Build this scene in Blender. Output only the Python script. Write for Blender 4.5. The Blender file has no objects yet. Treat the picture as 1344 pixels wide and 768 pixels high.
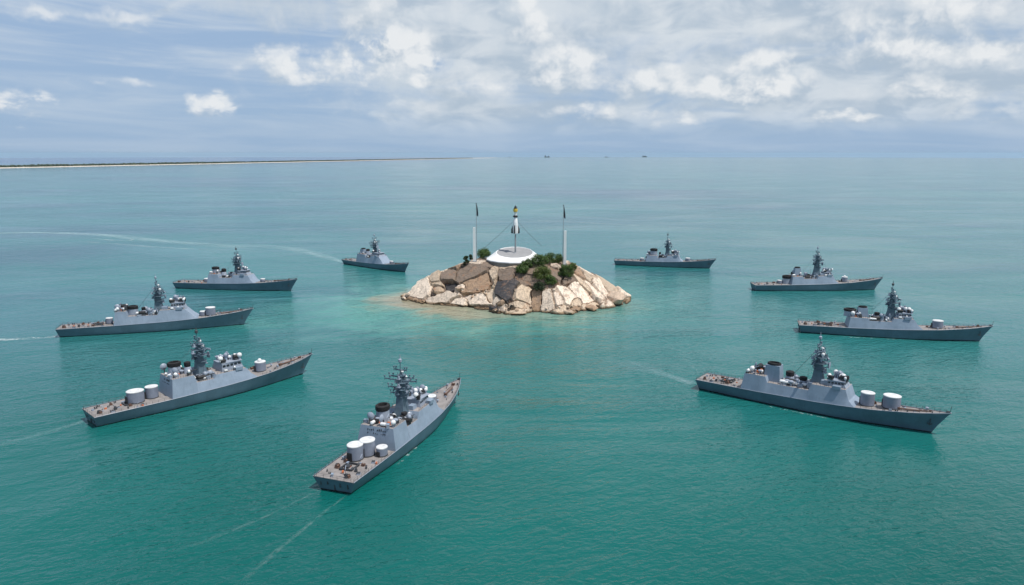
import bpy, bmesh, math, random
import numpy as np
from mathutils import Vector, Matrix, noise as mnoise

# ------------------------------------------------------------------ camera
scene = bpy.context.scene
COL = scene.collection
FPX = 960.0                      # focal length in pixels of the 1344 px wide photograph
CAMH = 100.0
PITCH = math.atan((384 - 201) / FPX)
cam = bpy.data.cameras.new("camera")
cam.sensor_width = 36.0
cam.lens = 36.0 * FPX / 1344.0
cam.clip_start = 1.0
cam.clip_end = 200000.0
camo = bpy.data.objects.new("camera", cam)
camo.location = (0, 0, CAMH)
camo.rotation_euler = (math.pi / 2 - PITCH, 0, 0)
COL.objects.link(camo)
scene.camera = camo

scene.view_settings.view_transform = 'Standard'
scene.view_settings.look = 'None'
scene.view_settings.gamma = 1.0
scene.view_settings.exposure = 0.0
scene.cycles.use_denoising = True
scene.cycles.max_bounces = 6
scene.cycles.volume_bounces = 0
scene.cycles.transparent_max_bounces = 12
scene.cycles.sample_clamp_indirect = 6.0

SUNV = Vector((0.70, -0.38, 1.80)).normalized()      # towards the sun
SUN_EL = math.asin(SUNV.z)
SUN_AZ = math.atan2(SUNV.x, SUNV.y)


# ------------------------------------------------------------------ node helper
class NT:
    def __init__(s, tree):
        s.t = tree
        s.t.nodes.clear()

    def node(s, typ, props=None, **ins):
        n = s.t.nodes.new(typ)
        for k, v in (props or {}).items():
            setattr(n, k, v)
        for k, v in ins.items():
            key = int(k[1:]) if k[0] == '_' and k[1:].isdigit() else k.replace('_', ' ')
            s.set(n.inputs[key], v)
        return n

    def set(s, sock, v):
        if isinstance(v, bpy.types.NodeSocket):
            s.t.links.new(v, sock)
        elif isinstance(v, bpy.types.Node):
            s.t.links.new(v.outputs[0], sock)
        else:
            if sock.type == 'RGBA' and len(v) == 3:
                v = (*v, 1)
            sock.default_value = v

    def m(s, op, a, b=None, c=None, clamp=False):
        n = s.t.nodes.new('ShaderNodeMath')
        n.operation = op
        n.use_clamp = clamp
        for i, v in enumerate((a, b, c)):
            if v is not None:
                s.set(n.inputs[i], v)
        return n.outputs[0]

    def vm(s, op, a, b=None):
        n = s.t.nodes.new('ShaderNodeVectorMath')
        n.operation = op
        s.set(n.inputs[0], a)
        if b is not None:
            s.set(n.inputs[1], b)
        return n.outputs[0]

    def ramp(s, v, lo, hi, a=0.0, b=1.0, smooth=True):
        n = s.t.nodes.new('ShaderNodeMapRange')
        n.interpolation_type = 'SMOOTHSTEP' if smooth else 'LINEAR'
        s.set(n.inputs[0], v)
        for i, q in enumerate((lo, hi, a, b)):
            s.set(n.inputs[i + 1], q)
        return n.outputs[0]

    def mix(s, f, a, b, mode='MIX'):
        n = s.t.nodes.new('ShaderNodeMix')
        n.data_type = 'RGBA'
        n.blend_type = mode
        n.clamp_factor = True
        s.set(n.inputs[0], f)
        s.set(n.inputs[6], a)
        s.set(n.inputs[7], b)
        return n.outputs[2]

    def noise(s, vec, scale, detail=4.0, rough=0.55, dist=0.0, dims='3D'):
        n = s.t.nodes.new('ShaderNodeTexNoise')
        n.noise_dimensions = dims
        s.set(n.inputs['Vector'], vec)
        s.set(n.inputs['Scale'], scale)
        n.inputs['Detail'].default_value = detail
        n.inputs['Roughness'].default_value = rough
        n.inputs['Distortion'].default_value = dist
        return n.outputs[0]

    def xyz(s, v):
        n = s.t.nodes.new('ShaderNodeSeparateXYZ')
        s.set(n.inputs[0], v)
        return n.outputs

    def comb(s, x, y, z=0.0):
        n = s.t.nodes.new('ShaderNodeCombineXYZ')
        for i, q in enumerate((x, y, z)):
            s.set(n.inputs[i], q)
        return n.outputs[0]


def pix_dir(px, py):
    x = (px - 672) / FPX
    y = -(py - 384) / FPX
    return Vector((x, math.cos(PITCH) + y * math.sin(PITCH), -math.sin(PITCH) + y * math.cos(PITCH)))


def ground(px, py, z=0.0):
    d = pix_dir(px, py)
    t = (z - CAMH) / d.z
    return Vector((d.x * t, d.y * t, z))


def at_depth(px, py, Y):
    d = pix_dir(px, py)
    t = Y / d.y
    return Vector((d.x * t, Y, CAMH + d.z * t))


# ------------------------------------------------------------------ world: sky and clouds
world = bpy.data.worlds.new("World")
scene.world = world
world.use_nodes = True
world.cycles.sampling_method = 'MANUAL'
world.cycles.sample_map_resolution = 256


def cloud_group():
    g = bpy.data.node_groups.new("cloud_density", 'ShaderNodeTree')
    g.interface.new_socket("Vector", in_out='INPUT', socket_type='NodeSocketVector')
    g.interface.new_socket("Density", in_out='OUTPUT', socket_type='NodeSocketFloat')
    g.interface.new_socket("Cumulus", in_out='OUTPUT', socket_type='NodeSocketFloat')
    t = NT(g)
    gi = t.node('NodeGroupInput')
    go = t.node('NodeGroupOutput')
    v = gi.outputs[0]
    az, el, _ = t.xyz(v)
    elp = t.m('MAXIMUM', el, 0.0)
    # perspective: lumps get smaller and flatter towards the horizon
    lv = t.m('MULTIPLY', t.m('LOGARITHM', t.m('ADD', elp, 5.0), math.e), 7.2)
    lu = t.m('MULTIPLY', az, 0.5)
    q = t.comb(lu, lv, 0.0)
    nf = t.noise(q, 0.62, 7.0, 0.52, 0.15, '2D')
    wv = t.vm('ADD', q, t.vm('MULTIPLY', t.node('ShaderNodeTexNoise', dict(noise_dimensions='2D'), Vector=q, Scale=1.4, Detail=2.0).outputs['Color'], (0.7, 0.7, 0.0)))
    vo = t.node('ShaderNodeTexVoronoi', dict(feature='F1', normalize=True, voronoi_dimensions='2D'), Vector=wv, Scale=0.75, Detail=3.0, Roughness=0.55, Lacunarity=2.2)
    puff = t.m('SUBTRACT', 1.0, t.m('MULTIPLY', vo.outputs['Distance'], 1.35))
    n1 = t.m('ADD', t.m('MULTIPLY', nf, 0.66), t.m('MULTIPLY', puff, 0.24))
    n2 = t.noise(t.comb(t.m('MULTIPLY', az, 0.17), t.m('MULTIPLY', lv, 0.75), 7.3), 0.45, 2.0, 0.5, 0.0, '2D')
    wob = nf
    # coverage: broken overcast to the right, clearer to the left and near the horizon
    cov = t.ramp(az, -30.0, 2.0, -0.19, 0.075)
    cov = t.m('ADD', cov, t.ramp(el, 0.6, 4.2, -0.30, 0.0))
    cov = t.m('ADD', cov, t.ramp(el, 7.0, 13.0, 0.0, 0.10))
    cov = t.m('ADD', cov, t.ramp(el, 13.0, 32.0, 0.0, -0.27))
    dens = t.m('ADD', t.m('ADD', t.m('MULTIPLY', n1, 0.80), t.m('MULTIPLY', n2, 0.36)), cov)
    wq = t.node('ShaderNodeTexNoise', dict(noise_dimensions='2D'), Vector=t.comb(t.m('MULTIPLY', az, 0.55), t.m('MULTIPLY', el, 0.8)), Scale=1.0, Detail=4.0)
    wx, wy, _ = t.xyz(wq.outputs['Color'])
    waz = t.m('ADD', az, t.m('MULTIPLY', t.m('SUBTRACT', wx, 0.5), 3.0))
    wel = t.m('ADD', el, t.m('MULTIPLY', t.m('SUBTRACT', wy, 0.5), 1.5))
    blobs = None
    for (px, py, rx, ry, st) in CUMULI:
        d = pix_dir(px, py).normalized()
        a0 = math.degrees(math.atan2(d.x, d.y))
        e0 = math.degrees(math.asin(d.z))
        k = 360 / (2 * math.pi) / FPX
        ra, re = rx * k, ry * k
        da = t.m('DIVIDE', t.m('SUBTRACT', waz, a0), ra)
        # flat base: shrink below the centre
        de = t.m('DIVIDE', t.m('SUBTRACT', wel, e0), re)
        r2 = t.m('ADD', t.m('MULTIPLY', da, da), t.m('MULTIPLY', de, de))
        f = t.m('MULTIPLY', t.m('SUBTRACT', 1.0, r2, clamp=True), st)
        blobs = f if blobs is None else t.m('MAXIMUM', blobs, f)
    blobs = t.m('MULTIPLY', blobs, t.ramp(t.m('ADD', t.m('MULTIPLY', wob, 0.55), t.m('MULTIPLY', puff, 0.40)), 0.25, 0.62, 0.1, 1.2))
    dens = t.m('ADD', dens, t.m('MULTIPLY', blobs, 0.41))
    t.set(go.inputs[0], dens)
    t.set(go.inputs[1], blobs)
    return g


CUMULI = [  # px, py, radius x, radius y, strength: where the photograph has heaps of cumulus
    (505, 72, 80, 48, 1.0), (478, 28, 40, 40, 0.9), (392, 84, 84, 26, 0.9), (548, 92, 40, 26, 0.7),
    (278, 138, 34, 24, 1.12), (32, 139, 46, 22, 1.2), (14, 168, 40, 13, 0.9), (150, 105, 50, 8, 0.5), (60, 16, 70, 9, 0.5), (160, 22, 70, 10, 0.6), (500, 60, 60, 34, 1.2), (548, 88, 34, 30, 1.1), (470, 150, 40, 8, 0.25),
    (735, 92, 60, 36, 0.8), (690, 20, 34, 44, 0.6), (1012, 100, 66, 36, 0.85), (975, 118, 76, 20, 0.8),
    (905, 158, 60, 12, 0.7), (1112, 152, 56, 10, 0.8), (1190, 40, 120, 52, 0.7), (1222, 116, 54, 22, 0.7),
    (790, 150, 90, 16, 0.6), (860, 115, 60, 30, 0.6), (1300, 60, 60, 40, 0.5), (1280, 150, 70, 12, 0.4),
    (340, 10, 160, 34, 0.5), (620, 110, 60, 30, 0.3),
]


def build_world():
    t = NT(world.node_tree)
    tc = t.node('ShaderNodeTexCoord')
    d = tc.outputs['Generated']
    x, y, z = t.xyz(d)
    zc = t.m('MAXIMUM', z, 0.012)
    dd = t.vm('NORMALIZE', t.comb(x, y, zc))
    sky = t.node('ShaderNodeTexSky', dict(sky_type='NISHITA', sun_disc=False, sun_elevation=SUN_EL,
                                          sun_rotation=SUN_AZ, altitude=0.0, air_density=1.0,
                                          dust_density=1.6, ozone_density=1.6), Vector=dd)
    DEG = 57.29578
    az = t.m('MULTIPLY', t.m('ARCTAN2', x, y), DEG)
    el = t.m('MULTIPLY', t.m('ARCSINE', z), DEG)
    g = cloud_group()
    p0 = t.comb(az, el)
    p1 = t.comb(t.m('ADD', az, 0.6), t.m('ADD', el, 1.0))
    n0 = t.node('ShaderNodeGroup', dict(node_tree=g), Vector=p0)
    n1 = t.node('ShaderNodeGroup', dict(node_tree=g), Vector=p1)
    D = n0.outputs[0]
    B = n0.outputs[1]
    mask = t.ramp(D, 0.41, 0.95)
    l1 = t.m('MULTIPLY', t.m('SUBTRACT', D, n1.outputs[0]), 2.2)
    light = t.m('ADD', l1, 0.29)
    light = t.m('ADD', light, t.m('MULTIPLY', B, 0.27), clamp=True)
    low = t.noise(t.comb(t.m('MULTIPLY', az, 0.05), t.m('MULTIPLY', el, 0.22), 2.0), 1.0, 3.0, 0.5)
    shade = t.mix(t.ramp(low, 0.40, 0.68), (4.3, 5.25, 6.3), (5.7, 6.5, 7.3))
    white = (8.2, 8.45, 8.65)
    gz = t.m('MULTIPLY', t.ramp(el, 8.2, 10.6), t.m('MULTIPLY', t.ramp(az, -29.0, -20.0), t.ramp(az, -8.0, -14.0)))
    light = t.m('MULTIPLY', light, t.m('SUBTRACT', 1.0, t.m('MULTIPLY', gz, 0.75)))
    ccol = t.mix(light, shade, white)
    # thin high veil, streaked
    st = t.noise(t.comb(t.m('MULTIPLY', az, 0.055), t.m('ADD', t.m('MULTIPLY', el, 0.6), t.m('MULTIPLY', az, 0.02)), 3.1), 1.0, 5.0, 0.6, 0.4, '2D')
    veil = t.m('MULTIPLY', t.ramp(st, 0.34, 0.74), t.ramp(el, 0.5, 7.0, 0.30, 0.72))
    base = sky.outputs[0]
    base = t.mix(t.ramp(el, 11.0, 34.0, 0.90, 0.12), base, t.mix(t.ramp(el, 0.0, 8.0), (3.35, 4.85, 6.9), (3.35, 4.75, 6.85)))   # humid air
    base = t.mix(veil, base, (5.9, 6.7, 7.6))
    # sheet of grey stratocumulus over the right and the top of the view
    sh = t.noise(t.comb(t.m('MULTIPLY', az, 0.10), t.m('MULTIPLY', el, 0.34), 11.0), 1.0, 5.0, 0.55, 0.5, '2D')
    sheet = t.m('ADD', t.ramp(az, -22.0, 2.0, -0.26, 0.14), t.m('ADD', sh, t.ramp(el, 5.0, 11.0, 0.0, 0.14)))
    sheet = t.m('MULTIPLY', t.ramp(sheet, 0.42, 0.66), t.m('MULTIPLY', t.ramp(el, 0.5, 3.8), t.ramp(el, 14.0, 34.0, 0.92, 0.12)))
    sh2 = t.noise(t.comb(t.m('MULTIPLY', az, 0.20), t.m('MULTIPLY', el, 0.55), 21.0), 1.0, 5.0, 0.55, 0.4, '2D')
    base = t.mix(sheet, base, t.mix(t.ramp(sh2, 0.36, 0.66), (4.3, 5.25, 6.3), (6.9, 7.45, 7.95)))
    col = t.mix(t.m('MULTIPLY', mask, t.ramp(el, 0.3, 3.0, 0.25, 0.95)), base, ccol)
    bg = t.node('ShaderNodeBackground', None, Color=col, Strength=0.10)
    out = t.node('ShaderNodeOutputWorld', None, Surface=bg)


SKY_TINT = (1, 1, 1)
build_world()

sun = bpy.data.lights.new("sun", 'SUN')
sun.energy = 3.9
sun.angle = math.radians(0.5)
sun.color = (1.0, 0.955, 0.89)
suno = bpy.data.objects.new("sun", sun)
suno.rotation_euler = SUNV.to_track_quat('Z', 'Y').to_euler()
suno.location = (200, -80, 400)
COL.objects.link(suno)


# ------------------------------------------------------------------ tagging
def tag(o, label=None, cat=None, group=None, kind=None):
    if label: o['label'] = label
    if cat: o['category'] = cat
    if group: o['group'] = group
    if kind: o['kind'] = kind
    return o


def empty(name, loc, rz=0.0):
    o = bpy.data.objects.new(name, None)
    o.empty_display_size = 2
    o.location = loc
    o.rotation_euler = (0, 0, rz)
    COL.objects.link(o)
    return o


# ------------------------------------------------------------------ mesh helper
class MB:
    def __init__(s):
        s.v = []; s.f = []; s.mi = []

    def quadstrip(s, rings, mi=0, closed=True, cap0=False, cap1=False):
        base = len(s.v); n = len(rings[0])
        for r in rings:
            s.v.extend([tuple(p) for p in r])
        for i in range(len(rings) - 1):
            for j in range(n if closed else n - 1):
                k = (j + 1) % n
                s.f.append((base + i * n + j, base + i * n + k, base + (i + 1) * n + k, base + (i + 1) * n + j))
                s.mi.append(mi)
        if cap0:
            s.f.append(tuple(base + j for j in reversed(range(n)))); s.mi.append(mi)
        if cap1:
            o = base + (len(rings) - 1) * n
            s.f.append(tuple(o + j for j in range(n))); s.mi.append(mi)
        return s

    def box(s, c, d, taper=(1, 1), rz=0.0, mi=0, top=None, shift=(0, 0)):
        """c = centre of the base, d = size, taper = scale of the top"""
        ca, sa = math.cos(rz), math.sin(rz)
        def P(x, y, z):
            return (c[0] + x * ca - y * sa, c[1] + x * sa + y * ca, c[2] + z)
        hx, hy = d[0] / 2, d[1] / 2
        r0 = [P(-hx, -hy, 0), P(hx, -hy, 0), P(hx, hy, 0), P(-hx, hy, 0)]
        tx, ty = hx * taper[0], hy * taper[1]
        r1 = [P(-tx + shift[0], -ty + shift[1], d[2]), P(tx + shift[0], -ty + shift[1], d[2]),
              P(tx + shift[0], ty + shift[1], d[2]), P(-tx + shift[0], ty + shift[1], d[2])]
        s.quadstrip([r0, r1], mi, True, True, False)
        b = len(s.v) - 4
        s.f.append((b, b + 1, b + 2, b + 3)); s.mi.append(mi if top is None else top)
        return s

    def lathe(s, c, prof, seg=16, mi=0, sx=1.0, sy=1.0, axis='z', cap0=True, cap1=True, capmi=None):
        rings = []
        for (r, h) in prof:
            ring = []
            for k in range(seg):
                a = 2 * math.pi * k / seg
                p = (r * math.cos(a) * sx, r * math.sin(a) * sy, h)
                if axis == 'x': p = (p[2], p[0], p[1])
                elif axis == 'y': p = (p[1], p[2], p[0])
                ring.append((c[0] + p[0], c[1] + p[1], c[2] + p[2]))
            rings.append(ring)
        s.quadstrip(rings, mi, True, cap0, cap1)
        if capmi is not None and cap1:
            s.mi[-1] = capmi
        return s

    def cyl(s, c, r, h, seg=12, mi=0, r1=None, axis='z', capmi=None):
        return s.lathe(c, [(r, 0), (r if r1 is None else r1, h)], seg, mi, axis=axis, capmi=capmi)

    def sphere(s, c, r, seg=12, mi=0, lo=-90, hi=90, sz=1.0):
        n = max(4, seg // 2)
        prof = []
        for i in range(n + 1):
            a = math.radians(lo + (hi - lo) * i / n)
            prof.append((max(r * math.cos(a), r * 0.02), r * math.sin(a) * sz))
        return s.lathe(c, prof, seg, mi)

    def tube(s, pts, r, seg=6, mi=0, r1=None):
        pts = [Vector(p) for p in pts]
        rings = []
        for i, p in enumerate(pts):
            d = (pts[min(i + 1, len(pts) - 1)] - pts[max(i - 1, 0)]).normalized()
            a = d.cross(Vector((0, 0, 1)))
            if a.length < 1e-3: a = d.cross(Vector((1, 0, 0)))
            a.normalize(); b = d.cross(a)
            rr = r if r1 is None else r + (r1 - r) * i / (len(pts) - 1)
            rings.append([p + (a * math.cos(2 * math.pi * k / seg) + b * math.sin(2 * math.pi * k / seg)) * rr for k in range(seg)])
        return s.quadstrip(rings, mi, True, True, True)

    def build(s, name, mats, parent=None, loc=None, smooth=35.0, recalc=True):
        me = bpy.data.meshes.new(name)
        me.from_pydata(s.v, [], s.f)
        if not isinstance(mats, (list, tuple)): mats = [mats]
        for m in mats: me.materials.append(m)
        me.polygons.foreach_set('material_index', s.mi)
        if recalc:
            bm = bmesh.new(); bm.from_mesh(me)
            bmesh.ops.recalc_face_normals(bm, faces=bm.faces)
            bm.to_mesh(me); bm.free()
        if smooth:
            me.polygons.foreach_set('use_smooth', [True] * len(me.polygons))
            me.set_sharp_from_angle(angle=math.radians(smooth))
        me.update()
        return link(name, me, parent, loc)


def link(name, me, parent=None, loc=None, rz=0.0, sc=None):
    o = bpy.data.objects.new(name, me)
    COL.objects.link(o)
    if parent is not None: o.parent = parent
    if loc is not None: o.location = loc
    if rz: o.rotation_euler = (0, 0, rz)
    if sc is not None: o.scale = (sc, sc, sc) if not isinstance(sc, tuple) else sc
    return o


# ------------------------------------------------------------------ materials
def new_mat(name):
    m = bpy.data.materials.new(name)
    m.use_nodes = True
    return m, NT(m.node_tree)


def paint(name, col, rough=0.45, var=0.14, rust=0.0, scale=0.5, metallic=0.0, streak=False, bump=0.0):
    m, t = new_mat(name)
    tc = t.node('ShaderNodeTexCoord')
    v = tc.outputs['Object']
    n = t.noise(v, scale, 6.0, 0.6)
    f = t.ramp(n, 0.25, 0.75, 1 - var, 1 + var)
    c = t.mix(1.0, (*col, 1), t.comb(f, f, f), 'MULTIPLY')
    if streak:
        x, y, z = t.xyz(v)
        sv = t.comb(t.m('MULTIPLY', x, 1.0), t.m('MULTIPLY', y, 1.0), t.m('MULTIPLY', z, 0.10))
        s1 = t.noise(sv, 1.6, 5.0, 0.65)
        c = t.mix(t.ramp(s1, 0.50, 0.78, 0.0, 0.42), c, (col[0] * 0.55, col[1] * 0.55, col[2] * 0.55, 1))
        # slightly different repaint panels
        br = t.node('ShaderNodeTexBrick', dict(offset=0.5), Vector=t.comb(x, z, 0), Color1=(1.05, 1.05, 1.05), Color2=(0.93, 0.94, 0.95), Mortar=(0.86, 0.86, 0.86), Scale=1.0, Mortar_Size=0.018, Brick_Width=6.0, Row_Height=2.3)
        c = t.mix(0.8, c, br.outputs[0], 'MULTIPLY')
    if rust:
        r = t.noise(v, 1.3, 8.0, 0.7)
        c = t.mix(t.ramp(r, 0.60, 0.72, 0.0, rust), c, (0.16, 0.07, 0.035, 1))
    b = t.node('ShaderNodeBsdfPrincipled', None, Base_Color=c, Roughness=rough, Metallic=metallic)
    if bump:
        bp = t.node('ShaderNodeBump', None, Height=t.noise(v, 3.0, 5.0, 0.6), Strength=bump, Distance=0.1)
        t.set(b.inputs['Normal'], bp)
    t.node('ShaderNodeOutputMaterial', None, Surface=b)
    return m


def hull_paint(name, col):
    """grey hull paint with a black boot-topping band at the waterline, scuffs and a little rust"""
    m, t = new_mat(name)
    tc = t.node('ShaderNodeTexCoord')
    v = tc.outputs['Object']
    x, y, z = t.xyz(v)
    f = t.ramp(t.noise(v, 0.22, 5.0, 0.6), 0.25, 0.75, 0.86, 1.12)
    c = t.mix(1.0, (*col, 1), t.comb(f, f, f), 'MULTIPLY')
    sv = t.comb(x, y, t.m('MULTIPLY', z, 0.09))
    c = t.mix(t.ramp(t.noise(sv, 1.2, 5.0, 0.65), 0.52, 0.8, 0.0, 0.35), c, (col[0] * .5, col[1] * .5, col[2] * .5, 1))
    br = t.node('ShaderNodeTexBrick', dict(offset=0.5), Vector=t.comb(x, z, 0), Color1=(1.04, 1.04, 1.04), Color2=(0.94, 0.95, 0.96), Mortar=(0.88, 0.88, 0.88), Scale=1.0, Mortar_Size=0.02, Brick_Width=7.0, Row_Height=1.9)
    c = t.mix(0.7, c, br.outputs[0], 'MULTIPLY')
    c = t.mix(t.ramp(t.noise(sv, 2.1, 7.0, 0.7), 0.66, 0.78, 0.0, 0.5), c, (0.15, 0.075, 0.04, 1))
    zz = t.m('ADD', z, t.m('MULTIPLY', t.noise(v, 0.8, 4.0), 0.5))
    c = t.mix(t.ramp(zz, 0.62, 0.80, 1.0, 0.0), c, (0.012, 0.014, 0.016, 1))
    b = t.node('ShaderNodeBsdfPrincipled', None, Base_Color=c, Roughness=0.42)
    t.node('ShaderNodeOutputMaterial', None, Surface=b)
    return m


def build_materials():
    M = {}
    M['hull'] = hull_paint('hull_paint', (0.082, 0.146, 0.192))
    M['super'] = paint('superstructure_paint', (0.250, 0.315, 0.400), 0.45, 0.08, 0.0, 0.3, streak=True)
    M['deck'] = paint('deck_coating', (0.26, 0.24, 0.232), 0.8, 0.25, 0.35, 0.35, bump=0.3)
    M['deck2'] = paint('upper_deck_coating', (0.30, 0.275, 0.265), 0.8, 0.25, 0.25, 0.4, bump=0.3)
    M['mast'] = paint('mast_paint', (0.100, 0.150, 0.192), 0.5, 0.15, 0.15, 0.6)
    M['light'] = paint('light_grey_paint', (0.29, 0.335, 0.41), 0.45, 0.10, 0.0, 0.6)
    M['drum'] = paint('drum_paint', (0.205, 0.235, 0.300), 0.5, 0.12, 0.12, 0.5, streak=False)
    M['lid'] = paint('drum_lid_paint', (0.64, 0.65, 0.66), 0.6, 0.14, 0.25, 0.6)
    M['white'] = paint('white_paint', (0.78, 0.79, 0.80), 0.45, 0.07, 0.0, 0.7)
    M['black'] = paint('black_paint', (0.016, 0.016, 0.018), 0.6, 0.3, 0.0, 0.8)
    M['soot'] = paint('sooty_funnel_paint', (0.014, 0.014, 0.016), 0.85, 0.4, 0.0, 0.9)
    M['dark'] = paint('dark_steel', (0.05, 0.055, 0.062), 0.5, 0.3, 0.4, 1.0)
    M['brown'] = paint('rusty_gear', (0.13, 0.075, 0.055), 0.7, 0.3, 0.5, 1.0)
    M['orange'] = paint('orange_paint', (0.55, 0.16, 0.06), 0.6, 0.2, 0.0, 1.0)
    M['glass'] = paint('bridge_glass', (0.02, 0.028, 0.035), 0.08, 0.1)
    M['wire'] = paint('wire_rope', (0.05, 0.055, 0.06), 0.5, 0.2)
    M['pole'] = paint('pole_white_paint', (0.80, 0.81, 0.81), 0.4, 0.06, 0.0, 0.4)
    M['steel'] = paint('galvanised_steel', (0.28, 0.30, 0.32), 0.4, 0.1, 0.0, 0.6)
    M['yellow'] = paint('yellow_paint', (0.60, 0.42, 0.06), 0.5, 0.1)
    M['flag'] = paint('dark_flag_cloth', (0.025, 0.028, 0.045), 0.9, 0.2)
    M['concrete'] = paint('grey_concrete', (0.30, 0.30, 0.305), 0.85, 0.10, 0.0, 0.25, bump=0.2)
    M['concrete_dark'] = paint('weathered_concrete', (0.24, 0.23, 0.22), 0.9, 0.2, 0.0, 0.3, bump=0.3)
    M['white_concrete'] = paint('white_concrete', (0.80, 0.80, 0.80), 0.7, 0.05, 0.0, 0.25)
    return M


M = build_materials()
R_EARTH = 6371000.0


def wz(x, y):
    r = math.hypot(x, y)
    return -((r - 1500.0) ** 2) / (2 * R_EARTH) if r > 1500 else 0.0


ISL = Vector((1.5, 512.0, 0.0))          # centre of the island


# ------------------------------------------------------------------ water
def build_water():
    radii = [0.0, 60, 120]
    while radii[-1] < 1500: radii.append(radii[-1] + 60)
    while radii[-1] < 62000: radii.append(radii[-1] * 1.05)
    seg = 256
    mb = MB()
    v = [(0, 0, 0)]
    f = []
    for r in radii[1:]:
        for k in range(seg):
            a = 2 * math.pi * k / seg
            x, y = r * math.cos(a), r * math.sin(a)
            v.append((x, y, wz(x, y)))
    for k in range(seg):
        f.append((0, 1 + k, 1 + (k + 1) % seg))
    for i in range(len(radii) - 2):
        b = 1 + i * seg
        for k in range(seg):
            k2 = (k + 1) % seg
            f.append((b + k, b + seg + k, b + seg + k2, b + k2))
    me = bpy.data.meshes.new('water')
    me.from_pydata(v, [], f)
    me.polygons.foreach_set('use_smooth', [True] * len(f))
    m, t = new_mat('sea_water')
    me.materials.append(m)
    geo = t.node('ShaderNodeNewGeometry')
    P = geo.outputs['Position']
    x, y, z = t.xyz(P)
    P2 = t.comb(x, y, 0.0)
    # water colour: sand flats, sea grass, deeper water; cloud shadow and reflection painted in
    broad = t.noise(P2, 1 / 420.0, 4.0, 0.5, 0.6)
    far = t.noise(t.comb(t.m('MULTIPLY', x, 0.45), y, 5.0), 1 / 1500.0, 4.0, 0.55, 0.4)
    deep = (0.0005, 0.088, 0.076, 1)
    mid = (0.006, 0.142, 0.130, 1)
    pale = (0.055, 0.235, 0.205, 1)
    c = t.mix(t.ramp(broad, 0.32, 0.68), deep, mid)
    # paler with distance from the camera: sky reflection put into the colour
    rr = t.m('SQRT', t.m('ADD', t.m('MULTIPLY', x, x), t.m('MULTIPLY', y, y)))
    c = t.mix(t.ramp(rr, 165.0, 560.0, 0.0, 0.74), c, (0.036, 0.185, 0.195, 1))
    c = t.mix(t.m('MULTIPLY', t.ramp(far, 0.52, 0.66), t.ramp(rr, 800.0, 1500.0, 0.0, 1.0)), c, (0.058, 0.098, 0.155, 1))  # far dark bands: cloud shadow painted in, coloured like sea grass
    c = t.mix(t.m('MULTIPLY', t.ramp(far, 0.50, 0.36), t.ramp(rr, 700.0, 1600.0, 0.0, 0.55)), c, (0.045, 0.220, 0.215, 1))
    pat = t.noise(t.comb(t.m('MULTIPLY', x, 0.35), y, 15.0), 1 / 240.0, 5.0, 0.6, 0.8)  # dark and pale patches: cloud reflection and wind ruffling painted into the colour
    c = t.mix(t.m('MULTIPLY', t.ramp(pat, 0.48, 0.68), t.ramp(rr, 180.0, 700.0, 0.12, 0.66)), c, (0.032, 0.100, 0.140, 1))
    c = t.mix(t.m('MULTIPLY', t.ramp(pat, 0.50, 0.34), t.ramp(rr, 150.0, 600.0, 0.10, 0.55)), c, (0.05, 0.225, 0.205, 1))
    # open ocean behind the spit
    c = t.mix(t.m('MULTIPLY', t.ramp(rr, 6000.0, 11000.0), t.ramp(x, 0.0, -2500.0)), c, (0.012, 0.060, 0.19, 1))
    # shoal round the island
    ix = t.m('SUBTRACT', x, ISL.x - 6.0)
    iy = t.m('SUBTRACT', y, ISL.y - 10.0)
    wob = t.m('MULTIPLY', t.m('SUBTRACT', t.noise(P2, 1 / 46.0, 5.0, 0.6, 0.5), 0.5), 1.1)
    ri = t.m('SQRT', t.m('ADD', t.m('POWER', t.m('DIVIDE', ix, 100.0), 2.0), t.m('POWER', t.m('DIVIDE', iy, 88.0), 2.0)))
    ri = t.m('ADD', ri, wob)
    lx = t.m('SUBTRACT', x, -85.0)
    ly = t.m('SUBTRACT', y, 470.0)
    r2 = t.m('SQRT', t.m('ADD', t.m('POWER', t.m('DIVIDE', lx, 75.0), 2.0), t.m('POWER', t.m('DIVIDE', ly, 75.0), 2.0)))
    r2 = t.m('ADD', r2, t.m('MULTIPLY', wob, 2.0))
    c = t.mix(t.ramp(r2, 1.25, 0.2, 0.0, 0.62), c, (0.09, 0.31, 0.26, 1))
    c = t.mix(t.m('MULTIPLY', t.ramp(ri, 1.48, 0.60, 0.0, 0.9), t.ramp(x, 70.0, -50.0, 0.50, 0.85)), c, (0.11, 0.335, 0.285, 1))
    c = t.mix(t.m('MULTIPLY', t.ramp(ri, 1.0, 0.68, 0.0, 0.9), t.ramp(x, 40.0, -60.0, 0.30, 1.0)), c, (0.33, 0.28, 0.19, 1))
    # waves
    wd = math.radians(28)
    u = t.m('ADD', t.m('MULTIPLY', x, math.cos(wd)), t.m('MULTIPLY', y, math.sin(wd)))
    w = t.m('SUBTRACT', t.m('MULTIPLY', y, math.cos(wd)), t.m('MULTIPLY', x, math.sin(wd)))
    W = t.comb(t.m('MULTIPLY', u, 0.45), w, 0.0)
    W2 = t.comb(t.m('ADD', t.m('MULTIPLY', u, 0.62), t.m('MULTIPLY', w, 0.25)), w, 3.0)
    W3 = t.comb(t.m('SUBTRACT', t.m('MULTIPLY', u, 0.62), t.m('MULTIPLY', w, 0.35)), w, 7.0)
    h0 = t.m('MULTIPLY', t.noise(W, 1 / 24.0, 2.0, 0.5, 0.4), 1.1)
    h1 = t.m('MULTIPLY', t.noise(W3, 1 / 7.0, 2.0, 0.5, 0.4), 0.36)
    h2 = t.m('MULTIPLY', t.noise(W2, 1 / 2.1, 2.0, 0.5, 0.6), 0.50)
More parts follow.
